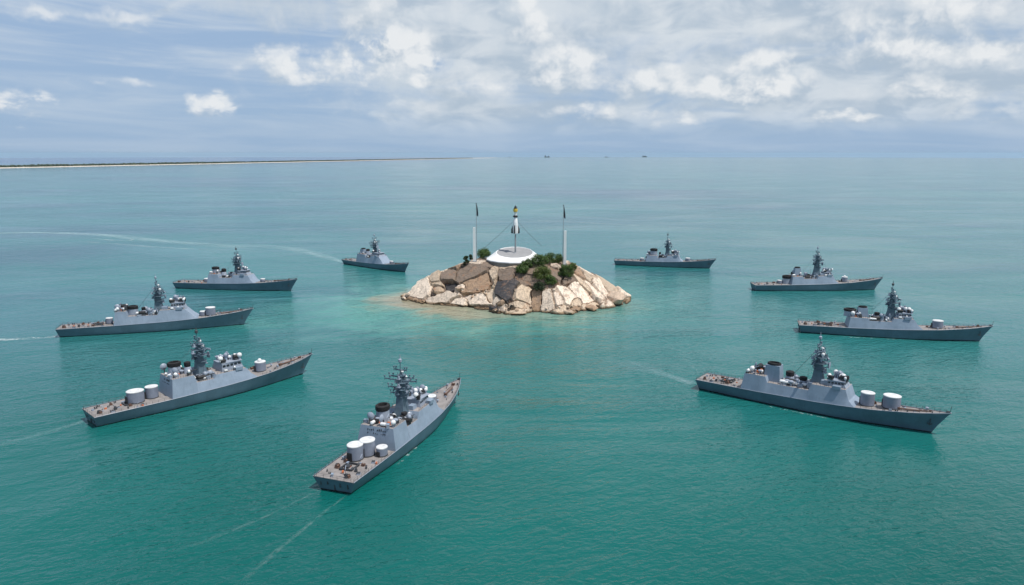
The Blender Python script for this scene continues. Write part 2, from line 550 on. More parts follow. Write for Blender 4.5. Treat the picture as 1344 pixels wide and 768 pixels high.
    h3 = t.m('MULTIPLY', t.noise(P2, 1 / 0.8, 2.0, 0.55, 0.2), 0.10)
    h1 = t.m('ADD', h0, h1)
    slick = t.ramp(t.noise(t.comb(t.m('MULTIPLY', x, 0.5), y, 9.0), 1 / 110.0, 4.0, 0.6, 0.8), 0.30, 0.66, 0.45, 1.5)
    h = t.m('MULTIPLY', t.m('ADD', t.m('ADD', h1, h2), h3), slick)
    bp = t.node('ShaderNodeBump', None, Height=h, Strength=1.0, Distance=1.0)
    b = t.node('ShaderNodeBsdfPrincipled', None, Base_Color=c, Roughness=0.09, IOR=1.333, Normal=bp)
    b.inputs['Specular IOR Level'].default_value = 0.46
    t.node('ShaderNodeOutputMaterial', None, Surface=b)
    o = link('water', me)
    tag(o, 'turquoise shallow sea with small ripples round the rock island', 'water', None, 'structure')
    return o


build_water()


# ------------------------------------------------------------------ island
OUTLINE_CROP = [(70, 572), (110, 590), (170, 602), (260, 612), (350, 620), (450, 630), (550, 640), (600, 656), (690, 664),
                (760, 645), (830, 650), (900, 660), (960, 660), (1030, 645), (1110, 632), (1150, 612), (1200, 622), (1245, 612), (1280, 588)]


def crop(cx, cy):                     # reading of the enlarged island crop -> pixel of the photograph
    return 510 + cx / 4.0727, 250 + cy / 4.0727


def outline_table():
    ang, rad = [], []
    for c in OUTLINE_CROP:
        p = ground(*crop(*c)) - ISL
        ang.append(math.atan2(p.y, p.x)); rad.append(p.length)
    for a_deg in (22, 45, 70, 95, 120, 145, 165):
        a = math.radians(a_deg)
        r = 1 / math.sqrt((math.cos(a) / 76) ** 2 + (math.sin(a) / 58) ** 2)
        ang.append(a); rad.append(r * (1 + 0.05 * math.sin(a_deg * 1.7)))
    ang = np.array(ang); rad = np.array(rad)
    ang = np.where(ang < -math.pi + 0.02, ang + 2 * math.pi, ang)
    i = np.argsort(ang)
    ang, rad = ang[i], rad[i]
    ang = np.concatenate([ang - 2 * math.pi, ang, ang + 2 * math.pi])
    rad = np.concatenate([rad] * 3)
    return ang, rad


O_ANG, O_RAD = outline_table()


def isl_R(th):
    return np.interp(th, O_ANG, O_RAD)


def isl_h(x, y):
    dx, dy = np.asarray(x) - ISL.x, np.asarray(y) - ISL.y
    r = np.hypot(dx, dy)
    s = r / isl_R(np.arctan2(dy, dx))
    h = 27.5 * (1 - np.maximum(s, 0) ** 2.3)
    h = np.where(s > 1, -(s - 1) * 40, h)
    k = 1.5
    top = 25.2
    return np.minimum(h, top - 0.0 * h)


def isl_ray(px, py):
    d = pix_dir(px, py)
    o = Vector((0, 0, CAMH))
    t0 = 380.0
    prev = t0
    t = t0
    while t < 640:
        p = o + d * t
        if p.z < float(isl_h(p.x, p.y)):
            lo, hi = prev, t
            for _ in range(20):
                mid = (lo + hi) / 2
                q = o + d * mid
                if q.z < float(isl_h(q.x, q.y)): hi = mid
                else: lo = mid
            return o + d * hi
        prev = t
        t += 1.0
    return None


def isl_normal(p):
    e = 1.5
    gx = float(isl_h(p.x + e, p.y) - isl_h(p.x - e, p.y)) / (2 * e)
    gy = float(isl_h(p.x, p.y + e) - isl_h(p.x, p.y - e)) / (2 * e)
    return Vector((-gx, -gy, 1)).normalized()


CREAM, TAN, GREY, DARK, BUFF = (0.77, 0.64, 0.515), (0.38, 0.255, 0.165), (0.215, 0.160, 0.120), (0.055, 0.052, 0.056), (0.56, 0.445, 0.33)
# slabs read off the enlarged crop: centre, half length, half width, angle, stone, step out in metres
SLABS = [
    (450, 432, 95, 38, 22, GREY, 1.3), (480, 492, 92, 34, 20, TAN, 0.5), 
    (325, 452, 42, 34, 60, GREY, 1.0), (248, 470, 26, 36, 10, BUFF, 1.0), (262, 500, 40, 16, -10, BUFF, 1.3),
    (265, 535, 40, 24, 0, GREY, -0.4), (330, 508, 45, 24, -20, DARK, -1.6), (160, 530, 66, 36, 35, CREAM, 0.6),
    (285, 578, 85, 26, 12, CREAM, 1.2), (385, 600, 55, 24, 0, CREAM, 0.6),
    (470, 592, 70, 28, 4, CREAM, 0.9), (378, 525, 36, 18, 14, CREAM, 1.2), 
    (560, 435, 22, 52, -10, BUFF, 1.0), (640, 440, 48, 36, 25, GREY, -0.3),
    (545, 570, 24, 32, 20, BUFF, 0.8), (630, 545, 48, 70, -8, DARK, 1.6),
    (600, 605, 38, 28, -40, CREAM, 0.8), 
    (740, 480, 110, 30, -8, GREY, 0.8), (720, 560, 46, 46, 10, BUFF, 1.0), (790, 565, 34, 44, 15, TAN, 0.8),
    (695, 605, 48, 20, -6, BUFF, 0.5), (850, 575, 34, 42, 0, CREAM, 0.8),
    (908, 570, 24, 44, 25, CREAM, 0.7), (950, 560, 36, 52, 32, CREAM, 1.0), (960, 480, 44, 40, -35, GREY, 0.4),
    (1010, 535, 100, 26, -42, CREAM, 1.0), (1045, 500, 105, 20, -44, BUFF, 0.8), (1020, 440, 60, 24, -38, TAN, 0.6),
    (1090, 530, 105, 22, -46, CREAM, 0.9), (1130, 515, 105, 24, -42, CREAM, 1.1), (1190, 540, 90, 26, -38, BUFF, 0.9),
    (1215, 575, 48, 44, -10, CREAM, 0.6), 
    (1080, 622, 62, 20, 12, BUFF, 0.9), (1000, 605, 28, 26, 0, BUFF, 0.6), (1000, 632, 34, 16, -10, TAN, 0.6),
    (955, 645, 42, 20, -20, BUFF, 0.9), 
    (690, 652, 52, 14, 6, BUFF, 0.4), (330, 395, 70, 26, 40, BUFF, 0.8),
    (480, 385, 40, 16, 0, CREAM, 0.4),
    (530, 395, 50, 20, -10, GREY, 0.7), (650, 405, 60, 16, -4, BUFF, 0.6), (770, 425, 60, 26, -10, GREY, 0.3),
    (890, 402, 44, 22, -10, GREY, 1.2), (905, 450, 60, 28, -40, GREY, 0.5), (840, 480, 60, 16, 4, GREY, 0.4),
    (960, 390, 40, 14, -20, CREAM, 0.5), (1060, 460, 70, 18, -35, BUFF, 0.8),
    
    (130, 580, 60, 12, -12, TAN, 0.1), (330, 615, 80, 8, -5, TAN, 0.0), (480, 625, 80, 8, -5, TAN, 0.0),
]


def build_island():
    rng = random.Random(11)
    seeds = []
    for (cx, cy, a, b, ang, tone, off) in SLABS:
        C = isl_ray(*crop(cx, cy))
        if C is None: continue
        n = isl_normal(C)
        ca, sa = math.cos(math.radians(ang)), math.sin(math.radians(ang))
        def vec(ux, uy):
            p0 = pix_dir(*crop(cx, cy)); p1 = pix_dir(*crop(cx + ux, cy - uy))
            o = Vector((0, 0, CAMH))
            # meet of the second ray with the tangent plane at C
            den = p1.dot(n)
            if abs(den) < 0.02: den = -0.02
            q = o + p1 * ((C - o).dot(n) / den)
            w = q - C
            if w.length > 22: w *= 22 / w.length
            return w
        e1 = vec(a * ca, a * sa)
        e2 = vec(-b * sa, b * ca)
        seeds.append((C, e1, e2, n, tone, off))
    for k in range(150):                      # the rest of the island, off camera and between
        th = rng.uniform(-math.pi, math.pi)
        rr = math.sqrt(rng.uniform(0.05, 1.05)) * float(isl_R(th))
        C = Vector((ISL.x + rr * math.cos(th), ISL.y + rr * math.sin(th), 0))
        C.z = float(isl_h(C.x, C.y))
        front = C.y < ISL.y - 6
        if front: continue
        n = isl_normal(C)
        t1 = n.cross(Vector((0, 0, 1)))
        if t1.length < 0.1: t1 = Vector((1, 0, 0))
        t1.normalize(); t2 = n.cross(t1)
        a = rng.uniform(5, 13); b = a * rng.uniform(0.35, 0.8); ph = rng.uniform(0, 3.14)
        e1 = (t1 * math.cos(ph) + t2 * math.sin(ph)) * a
        e2 = (t2 * math.cos(ph) - t1 * math.sin(ph)) * b
        seeds.append((C, e1, e2, n, rng.choice([CREAM, CREAM, BUFF, TAN, GREY, GREY]), rng.uniform(0, 1.6)))
    # grid
    th = np.concatenate([np.linspace(-math.pi - 0.12, 0.12, 1150, endpoint=False), np.linspace(0.12, math.pi - 0.12, 260, endpoint=False)])
    ss = np.concatenate([np.linspace(0.0, 0.2, 12, endpoint=False), np.linspace(0.2, 1.10, 250)])
    nt, ns = len(th), len(ss)
    TH, SS = np.meshgrid(th, ss, indexing='ij')
    wob = 1.0
    RR = isl_R(TH) * SS * wob
    X = ISL.x + RR * np.cos(TH); Y = ISL.y + RR * np.sin(TH)
    Zb = isl_h(X, Y)
    P = np.stack([X, Y, Zb], -1).reshape(-1, 3)
    nv = len(P)
    # warp lookups so that joints wander
    def fbm(Q, sc, octs, seed):
        out = np.zeros(len(Q))
        for i, q in enumerate(Q):
            out[i] = mnoise.fractal(Vector(q) * sc + Vector((seed, seed * 1.7, 0)), 1.0, 2.0, octs)
        return out
    w1 = fbm(P, 0.09, 3, 3.1); w2 = fbm(P, 0.09, 3, 9.4); w3 = fbm(P, 0.5, 3, 17.0)
    Q = P + np.stack([w1 * 0.8 + w3 * 0.22, w2 * 0.8, w2 * 0.4 + w3 * 0.25], -1)
    F1 = np.full(nv, 1e9); F2 = np.full(nv, 1e9); I1 = np.zeros(nv, int)
    sizes = np.array([min(s[1].length, s[2].length) for s in seeds])
    for i, (C, e1, e2, n, tone, off) in enumerate(seeds):
        A = np.array([e1, e2, n * 9.0]).T
        inv = np.linalg.pinv(A)
        d = (Q - np.array(C)) @ inv.T
        dist = (np.abs(d) ** 3.4).sum(1) ** (1 / 3.4)
        m1 = dist < F1
        F2 = np.where(m1, F1, np.minimum(F2, dist))
        I1 = np.where(m1, i, I1)
        F1 = np.where(m1, dist, F1)
    edge = (F2 - F1) * np.clip(sizes[I1], 1.5, 7.0) * 0.55        # metres to the joint, roughly
    Cs = np.array([s[0] for s in seeds]); offs = np.array([s[5] for s in seeds])
    Ns = []
    for s in seeds:
        n = s[3].copy() + Vector((rng.uniform(-1, 1), rng.uniform(-1, 1), rng.uniform(-.5, .5))) * 0.12
        Ns.append(n.normalized())
    Ns = np.array(Ns)
    n = Ns[I1]
    plane = ((P - Cs[I1]) * n).sum(1)
    plane = np.clip(plane, -4.0, 4.0)
    rough = fbm(P, 0.22, 4, 5.5); fine = fbm(P, 1.1, 4, 1.5)
    fade = np.clip(1.15 - SS.reshape(-1) , 0, .12) / .12
    hgt = -plane * 0.82 + offs[I1] * 0.95 + rough * 0.28 + fine * 0.10
    hgt -= 0.12 * np.clip(1 - edge / 0.6, 0, 1) ** 2
    # joints: wide open in places, hairline in others
    wide = np.clip(0.34 + w3 * 0.6 + w1 * 0.6, 0.16, 0.85)
    hgt -= (0.8 + 3.4 * wide) * np.clip(1 - edge / wide, 0, 1)
    # ledges: bedding steps across the slabs
    e1n = np.array([(s[1].normalized() * 0.35 + s[2].normalized()).normalized() for s in seeds])[I1]
    q = ((P - Cs[I1]) * e1n).sum(1) / 2.6 + w1 * 0.5
    hgt -= 0.22 * np.abs((q % 1.0) - 0.5) * np.clip(w2 * 3, 0, 1)
    # plateau where the monument stands stays level, sea bed stays under water
    rp = np.hypot(P[:, 0] - MON.x, P[:, 1] - MON.y)
    flat = np.clip((rp - 19.0) / 5.0, 0, 1)
    hgt = hgt * flat
    P2 = P + n * hgt[:, None]
    # keep the waterline where it is: outermost ring under water
    s_ = SS.reshape(-1)
    P2[:, 2] = np.where(s_ > 1.02, np.minimum(P2[:, 2], -(s_ - 1.0) * 30), P2[:, 2])
    P2[:, 2] = np.where(rp < 19.0, np.minimum(P2[:, 2], 25.3), P2[:, 2])
    tones = np.array([s[4] for s in seeds])[I1]
    jit = np.array([rng.uniform(0.86, 1.12) for _ in seeds])[I1]
    colr = tones * jit[:, None]
    top = np.clip((P[:, 2] - 17) / 7, 0, 1)[:, None] * 0.30
    colr = colr * (1 - top) + np.array(GREY) * top
    crack = np.clip(1 - edge / 0.30, 0, 1)
    faces = []
    idx = np.arange(nt * ns).reshape(nt, ns)
    a = idx; b = np.roll(idx, -1, axis=0)
    F = np.stack([a[:, :-1], a[:, 1:], b[:, 1:], b[:, :-1]], -1).reshape(-1, 4)
    me = bpy.data.meshes.new('island')
    me.from_pydata(P2.tolist(), [], F.tolist())
    at = me.color_attributes.new('stone', 'FLOAT_COLOR', 'POINT')
    at.data.foreach_set('color', np.concatenate([colr, np.ones((nv, 1))], 1).astype(np.float32).ravel())
    me.polygons.foreach_set('use_smooth', [True] * len(F))
    me.set_sharp_from_angle(angle=math.radians(38))
    me.materials.append(rock_mat('granite', True))
    o = link('island', me)
    tag(o, 'cracked tan and grey granite island with tilted slabs', 'island', None, 'structure')
    return o


def rock_mat(name, attr, col=CREAM):
    m, t = new_mat(name)
    geo = t.node('ShaderNodeNewGeometry')
    P = geo.outputs['Position']
    x, y, z = t.xyz(P)
    if attr:
        c = t.node('ShaderNodeVertexColor', dict(layer_name='stone')).outputs[0]
    else:
        oi = t.node('ShaderNodeObjectInfo')
        c = t.mix(oi.outputs['Random'], (*TAN, 1), (*col, 1))
    n1 = t.noise(P, 0.22, 7.0, 0.62, 0.6)
    n2 = t.noise(P, 1.1, 8.0, 0.68, 0.3)
    # running-water stains that follow the fall of the slabs
    n3 = t.noise(t.comb(x, t.m('MULTIPLY', y, 0.35), t.m('MULTIPLY', z, 0.14)), 0.75, 6.0, 0.65, 0.4)
    f = t.m('MULTIPLY', t.ramp(n2, 0.25, 0.75, 0.72, 1.25), t.ramp(t.noise(P, 3.2, 5.0, 0.7), 0.28, 0.72, 0.78, 1.18))
    c = t.mix(1.0, c, t.comb(f, f, f), 'MULTIPLY')
    c = t.mix(t.ramp(n1, 0.50, 0.72, 0.0, 0.55), c, (0.20, 0.165, 0.14, 1))
    c = t.mix(t.ramp(n3, 0.50, 0.72, 0.0, 0.66), c, (0.10, 0.09, 0.085, 1))
    c = t.mix(t.ramp(t.noise(P, 0.45, 6.0, 0.6), 0.60, 0.74, 0.0, 0.55), c, (0.36, 0.20, 0.105, 1))
    c = t.mix(t.ramp(t.noise(P, 0.16, 6.0, 0.62, 0.8), 0.56, 0.68, 0.0, 0.6), c, (0.30, 0.155, 0.085, 1))
    # hairline fissures
    fv = t.vm('ADD', P, t.vm('MULTIPLY', t.node('ShaderNodeTexNoise', None, Vector=P, Scale=0.35, Detail=4.0).outputs['Color'], (3.5, 3.5, 3.5)))
    vd = t.node('ShaderNodeTexVoronoi', dict(feature='DISTANCE_TO_EDGE'), Vector=t.vm('MULTIPLY', fv, (1.0, 1.0, 0.6)), Scale=0.21)
    fis = t.m('MULTIPLY', t.ramp(vd.outputs['Distance'], 0.0, 0.022, 1.0, 0.0), t.ramp(t.noise(P, 0.12, 3.0), 0.44, 0.58))
    c = t.mix(t.m('MULTIPLY', fis, 0.5), c, (0.05, 0.04, 0.033, 1))
    # tide mark
    zz = t.m('ADD', z, t.m('MULTIPLY', t.noise(P, 0.35, 5.0, 0.6), 1.4))
    c = t.mix(t.ramp(zz, 2.5, 1.7, 0.0, 0.85), c, (0.21, 0.135, 0.07, 1))
    c = t.mix(t.ramp(zz, 1.6, 1.15, 0.0, 0.92), c, (0.06, 0.042, 0.026, 1))
    bp = t.node('ShaderNodeBump', None, Height=t.m('ADD', t.m('MULTIPLY', n2, 0.38), t.m('SUBTRACT', t.m('MULTIPLY', t.noise(P, 4.0, 5.0, 0.6), 0.2), t.m('MULTIPLY', fis, 0.6))), Strength=0.85, Distance=0.7)
    b = t.node('ShaderNodeBsdfPrincipled', None, Base_Color=c, Roughness=0.85, Normal=bp)
    t.node('ShaderNodeOutputMaterial', None, Surface=b)
    return m


MON = Vector((1.9, 510.0, 0.0))
island = build_island()
bpy.context.view_layer.update()
DEPS = bpy.context.evaluated_depsgraph_get()


def isl_hit(px, py):
    """where the ray through a pixel of the photograph meets the finished rock"""
    ok, loc, nor, idx = island.ray_cast(Vector((0, 0, CAMH)), pix_dir(px, py).normalized())
    return loc if ok else None


def isl_drop(x, y):
    ok, loc, nor, idx = island.ray_cast(Vector((x, y, 200)), Vector((0, 0, -1)))
    return loc.z if ok else 0.0


def build_boulders():
    rng = random.Random(5)
    mcream = rock_mat('boulder_granite', False, CREAM)
    mbuff = rock_mat('boulder_sandstone', False, BUFF)

    def boulder_mesh(seed, sx, sy, sz):
        r = random.Random(seed)
        bm = bmesh.new()
        for k in range(16):
            v = Vector((r.gauss(0, 1), r.gauss(0, 1), r.gauss(0, 1))).normalized()
            v *= r.uniform(0.85, 1.1)
            bm.verts.new((v.x * sx, v.y * sy, v.z * sz))
        bmesh.ops.convex_hull(bm, input=bm.verts)
        junk = [v for v in bm.verts if not v.link_faces]
        bmesh.ops.delete(bm, geom=junk, context='VERTS')
        bmesh.ops.bevel(bm, geom=list(bm.edges), offset=min(sx, sy, sz) * 0.05, segments=1, affect='EDGES', profile=0.6)
        for v in bm.verts:
            d = mnoise.fractal(v.co * 0.5 + Vector((seed, 0, 0)), 1.0, 2.0, 3)
            v.co += v.co.normalized() * d * 0.18 * min(sx, sy, sz)
        me = bpy.data.meshes.new('boulder')
        bm.to_mesh(me); bm.free()
        me.polygons.foreach_set('use_smooth', [True] * len(me.polygons))
        me.set_sharp_from_angle(angle=math.radians(30))
        return me

    big = [  # crop x, crop y, size xyz, stone, label
        (1212, 582, (8.2, 7.0, 5.2), mcream, 'big pale block with undercut base at the right end of the island'),
        (1075, 628, (8.0, 4.5, 1.9), mbuff, 'flat tan wedge of rock at the waterline left of the right end block'),
        (958, 650, (5.0, 4.0, 1.7), mbuff, 'buff boulder standing out into the water at the front right shore'),
        (690, 655, (6.5, 4.0, 1.0), mbuff, 'low flat tan slab half awash in the middle of the front shore'),
        (268, 540, (4.6, 4.4, 3.6), mbuff, 'squared tan boulder with dark shaded face on the left slope'),
        (380, 528, (4.2, 3.0, 1.9), mcream, 'bright white boulder lying between slabs on the left slope'),
        (602, 603, (4.4, 4.0, 2.6), mcream, 'pale tilted block just below the dark charcoal rock face'),
        (892, 408, (5.2, 4.2, 2.6), mcream, 'rounded grey boulder beside shrubs under the right flagpole'),
    ]
    for i, (cx, cy, s, m, lab) in enumerate(big):
        p = isl_hit(*crop(cx, cy)) or ground(*crop(cx, cy))
        me = boulder_mesh(100 + i, *s)
        me.materials.append(m)
        o = link('boulder', me, None, p + Vector((0, 0, s[2] * 0.1)), rng.uniform(0, 3))
        tag(o, lab, 'boulder', 'loose boulders on the island')
    meshes = []
    for i in range(7):
        me = boulder_mesh(300 + i, 1.7, 1.3, 0.95)
        me.materials.append(mcream if i % 2 else mbuff)
        meshes.append(me)
    spots = []
    for k in range(24):
        cx = rng.uniform(560, 1150)
        cy = np.interp(cx, [560, 690, 760, 900, 1030, 1150], [640, 655, 636, 652, 638, 612]) + rng.uniform(-24, 6)
        spots.append((cx, cy, rng.uniform(0.45, 1.15), 0))
    for k in range(16):
        cx = rng.uniform(120, 540)
        cy = np.interp(cx, [70, 170, 350, 550], [570, 600, 618, 638]) + rng.uniform(-6, 4)
        spots.append((cx, cy, rng.uniform(0.3, 0.7), 1))
    for k in range(14):
        spots.append((rng.uniform(380, 560), rng.uniform(520, 570), rng.uniform(0.4, 0.95), 2))
    labs = ['small tan stone among the rubble along the front right waterline',
            'small wet stone along the brown tide mark of the left shore',
            'small pale stone caught in the clefts below the big tan slab']
    for (cx, cy, s, k) in spots:
        p = isl_hit(*crop(cx, cy)) or ground(*crop(cx, cy))
        o = link('stone', rng.choice(meshes), None, p + Vector((0, 0, 0.25 * s)), rng.uniform(0, 6.28), s)
        tag(o, labs[k], 'stone', ['rubble stones at the front waterline', 'stones on the left tide mark', 'stones in the left clefts'][k])


build_boulders()


# ------------------------------------------------------------------ shrubs
def leaf_mat(name, c1, c2):
    m, t = new_mat(name)
    oi = t.node('ShaderNodeNewGeometry')
    n = t.noise(oi.outputs['Position'], 0.8, 3.0, 0.6)
    c = t.mix(t.m('ADD', t.m('MULTIPLY', oi.outputs['Random Per Island'], 0.6), t.m('MULTIPLY', t.ramp(n, 0.35, 0.65), 0.4)), c1, c2)
    b = t.node('ShaderNodeBsdfPrincipled', None, Base_Color=c, Roughness=0.6)
    tr = t.node('ShaderNodeBsdfTranslucent', None, Color=c)
    mx = t.node('ShaderNodeMixShader', None, _0=0.25, _1=b.outputs[0], _2=tr.outputs[0])
    t.node('ShaderNodeOutputMaterial', None, Surface=mx)
    return m


def build_shrubs():
    rng = random.Random(21)
    greens = [leaf_mat('shrub_leaves', (0.018, 0.052, 0.009, 1), (0.105, 0.180, 0.030, 1)),
              leaf_mat('dark_shrub_leaves', (0.008, 0.020, 0.006, 1), (0.035, 0.065, 0.015, 1)),
              leaf_mat('yellow_shrub_leaves', (0.022, 0.055, 0.009, 1), (0.16, 0.20, 0.03, 1))]
    bark = paint('shrub_bark', (0.10, 0.075, 0.055), 0.9, 0.3)
    spots = [  # crop centre x, base y, half width, height (crop px), leaf kind, label
        (508, 358, 36, 44, 0, 'bushy green shrub behind the left flagpole foot beside the white platform'),
        (415, 402, 14, 56, 1, 'narrow dark upright shrub on the left shoulder of the island'),
        (441, 372, 10, 34, 1, 'smallest upright dark shrub just left of the left flagpole'),
        (712, 446, 30, 56, 0, 'dark green shrub below the front edge of the white platform'),
        (742, 410, 26, 48, 0, 'green shrub touching the front right rim of the white platform'),
        (822, 468, 50, 62, 2, 'largest yellow green shrub spreading over the grey slab'),
        (868, 498, 28, 44, 0, 'green shrub trailing down the slope right of the largest shrub'),
        (806, 533, 30, 46, 1, 'round almost black shrub lowest on the rock face'),
        (806, 396, 44, 48, 0, 'dense shrub at the right end of the white platform'),
        (885, 384, 50, 46, 0, 'wide green shrub left of the right flagpole'),
        (825, 350, 26, 24, 1, 'low dark shrub behind the right side of the white platform'),
        (946, 458, 38, 62, 0, 'tall rounded shrub below the foot of the right flagpole'),
        (986, 424, 18, 38, 2, 'small olive shrub right of the tall rounded shrub'),
    ]
    for i, (cx, cy, hw, hh, gk, lab) in enumerate(spots):
        p = isl_hit(*crop(cx, cy))
        if p is None:
            p = at_depth(*crop(cx, cy), 523.0); p.z = isl_drop(p.x, p.y)
        k = (p - Vector((0, 0, CAMH))).length / FPX / 4.0727
        w, h = hw * k * 1.2, hh * k * 1.02
        root = empty('shrub', p)
        tag(root, lab, 'shrub', 'shrubs on the rock island')
        # branches
        mb = MB()
        tips = []
        for b in range(9):
            a = rng.uniform(0, 6.28); l = rng.uniform(0.3, 0.75)
            e = Vector((math.cos(a) * w * l, math.sin(a) * w * l, h * rng.uniform(0.45, 0.85)))
            mid = e * 0.5 + Vector((0, 0, h * 0.12))
            mb.tube([(0, 0, -0.6), mid, e], 0.14, 5, r1=0.04)
            tips.append(e)
        mb.build('stem', bark, root)
        # foliage: clumps of leaf quads, uneven outline
        V, F = [], []
        clumps = []
        nc = int(16 + w * 4)
        for c in range(nc):
            a = rng.uniform(0, 6.28); l = math.sqrt(rng.random()) * 0.86
            zz = rng.uniform(0.10, 0.86)
            lim = math.sqrt(max(0.05, 1 - (zz - 0.25) ** 2 / 0.55))
            clumps.append((Vector((math.cos(a) * w * l * lim, math.sin(a) * w * l * lim, h * zz)), rng.uniform(0.24, 0.40) * min(w, h)))
        nleaf = int(min(4200, 500 + 95 * w * h))
        for q in range(nleaf):
            c, r = clumps[rng.randrange(nc)]
            d = Vector((rng.gauss(0, 1), rng.gauss(0, 1), rng.gauss(0, 1))).normalized()
            pos = c + d * r * (rng.random() ** 0.4)
            if pos.z < -0.2: continue
            s = rng.uniform(0.24, 0.50)
            nrm = (d + Vector((rng.uniform(-.7, .7), rng.uniform(-.7, .7), rng.uniform(-.2, .9)))).normalized()
            a1 = nrm.orthogonal().normalized()
            ang = rng.uniform(0, 6.28)
            a1 = Matrix.Rotation(ang, 3, nrm) @ a1
            a2 = nrm.cross(a1)
            b0 = len(V)
            V += [pos - a1 * s, pos + a2 * s * 0.5, pos + a1 * s, pos - a2 * s * 0.5]
            F.append((b0, b0 + 1, b0 + 2, b0 + 3))
        me = bpy.data.meshes.new('foliage')
        me.from_pydata(V, [], F)
        me.materials.append(greens[gk])
        link('foliage', me, root)


build_shrubs()


